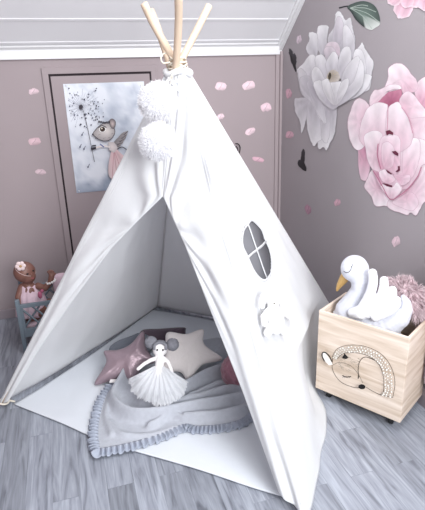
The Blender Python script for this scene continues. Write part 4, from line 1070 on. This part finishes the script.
bm = nbm(); ball(bm, onh(32.4, 278.2, -.001), (1.9*kb, .8*kb, .7*kb), 2); bobj('mouth', bm, mat('rose_lips', (150, 78, 82), .5), baby)
bm = nbm(); ball(bm, b_(16.2, 274, .004), (1.6*kb, 2*kb, 2.6*kb), 2); bobj('ear', bm, M_SKIN, baby)
# dress: gathered lathe around the trunk
V = []; Fs = []; nu, nv = 60, 14; pa_, pb_ = b_(29, 285), hips+Vector((0, 0, .0))
for j in range(nv+1):
    t = j/nv; c = pa_.lerp(pb_, t); r = (6.6+6.5*t+1.5*sin(t*3))*kb*(1.05 if t > .25 else .98)
    for i in range(nu):
        a = 2*pi*i/nu; rr = r*(1+.05*sin(a*14)*min(1, t*3)); V.append(c+Vector((cos(a)*rr*1.12, sin(a)*rr*.88, .004*sin(a*7))))
for j in range(nv):
    for i in range(nu): Fs.append((j*nu+i, j*nu+(i+1) % nu, (j+1)*nu+(i+1) % nu, (j+1)*nu+i))
dr = solid(obj('dress', V, Fs, M_PINKC, baby), .003)
bm = nbm(); ball(bm, b_(40, 295, 11.5*kb), (2.2*kb, 1.2*kb, 4*kb), 2); ball(bm, b_(42, 291, 11*kb), (1.8*kb, 1.2*kb, 2*kb), 2); bobj('dress_print', bm, mat('rose_print', (176, 96, 124), .8), dr)
bm = nbm(); wr = b_(51, 281.5, .035)
for k in range(10):
    a = 2*pi*k/10; ball(bm, wr+Vector((cos(a)*4*kb, sin(a)*4*kb, cos(a)*1.2*kb)), 1.25*kb, 2)
bobj('bracelet', bm, M_DOLL, baby)
bm = nbm(); ball(bm, (0, 0, 0), (1, 1, 1), 4); pc_ = b_(62, 284, -.09)
for v in bm.verts:
    d = v.co; e = lambda q: math.copysign(abs(q)**.6, q); v.co = Vector((e(d.x)*.05, e(d.y)*.03, e(d.z)*.065)); v.co.z += .003*nz(v.co, 40)
    v.co = pc_+v.co
tag(bobj('cot_pillow', bm, M_PINKC), 'small pale pink pillow standing in the doll cot beside the baby doll', 'pillow')

# ------------------------------------------------------------------ light
def area(name, loc, target, size, sy, power, col=(1, 1, 1)):
    l = bpy.data.lights.new(name, 'AREA'); l.shape = 'RECTANGLE'; l.size = size; l.size_y = sy; l.energy = power; l.color = col
    o = bpy.data.objects.new(name, l); COL.objects.link(o); o.location = loc
    o.rotation_euler = (Vector(target)-Vector(loc)).to_track_quat('-Z', 'Y').to_euler(); return o
area('daylight_gable_window', (1.2, -.5, 1.75), (.6, 1.9, .5), 1.0, 1.1, 14, (.97, .985, 1))
area('daylight_room_window', (.7, -1.1, 1.75), (.3, 2.2, .6), 1.3, 1.1, 56, (.97, .985, 1))
area('daylight_roof_window', (.75, 1.0, 2.5), (.85, 2.2, .7), .9, .9, 21, (.98, .99, 1))
w = bpy.data.worlds.new('world'); SC.world = w; w.use_nodes = True
bg = w.node_tree.nodes['Background']; bg.inputs[0].default_value = (.93, .96, 1, 1); bg.inputs[1].default_value = .34
SC.view_settings.view_transform = 'Standard'; SC.view_settings.look = 'None'; SC.view_settings.gamma = 1; SC.view_settings.exposure = 0.58
SC.view_settings.use_curve_mapping = False
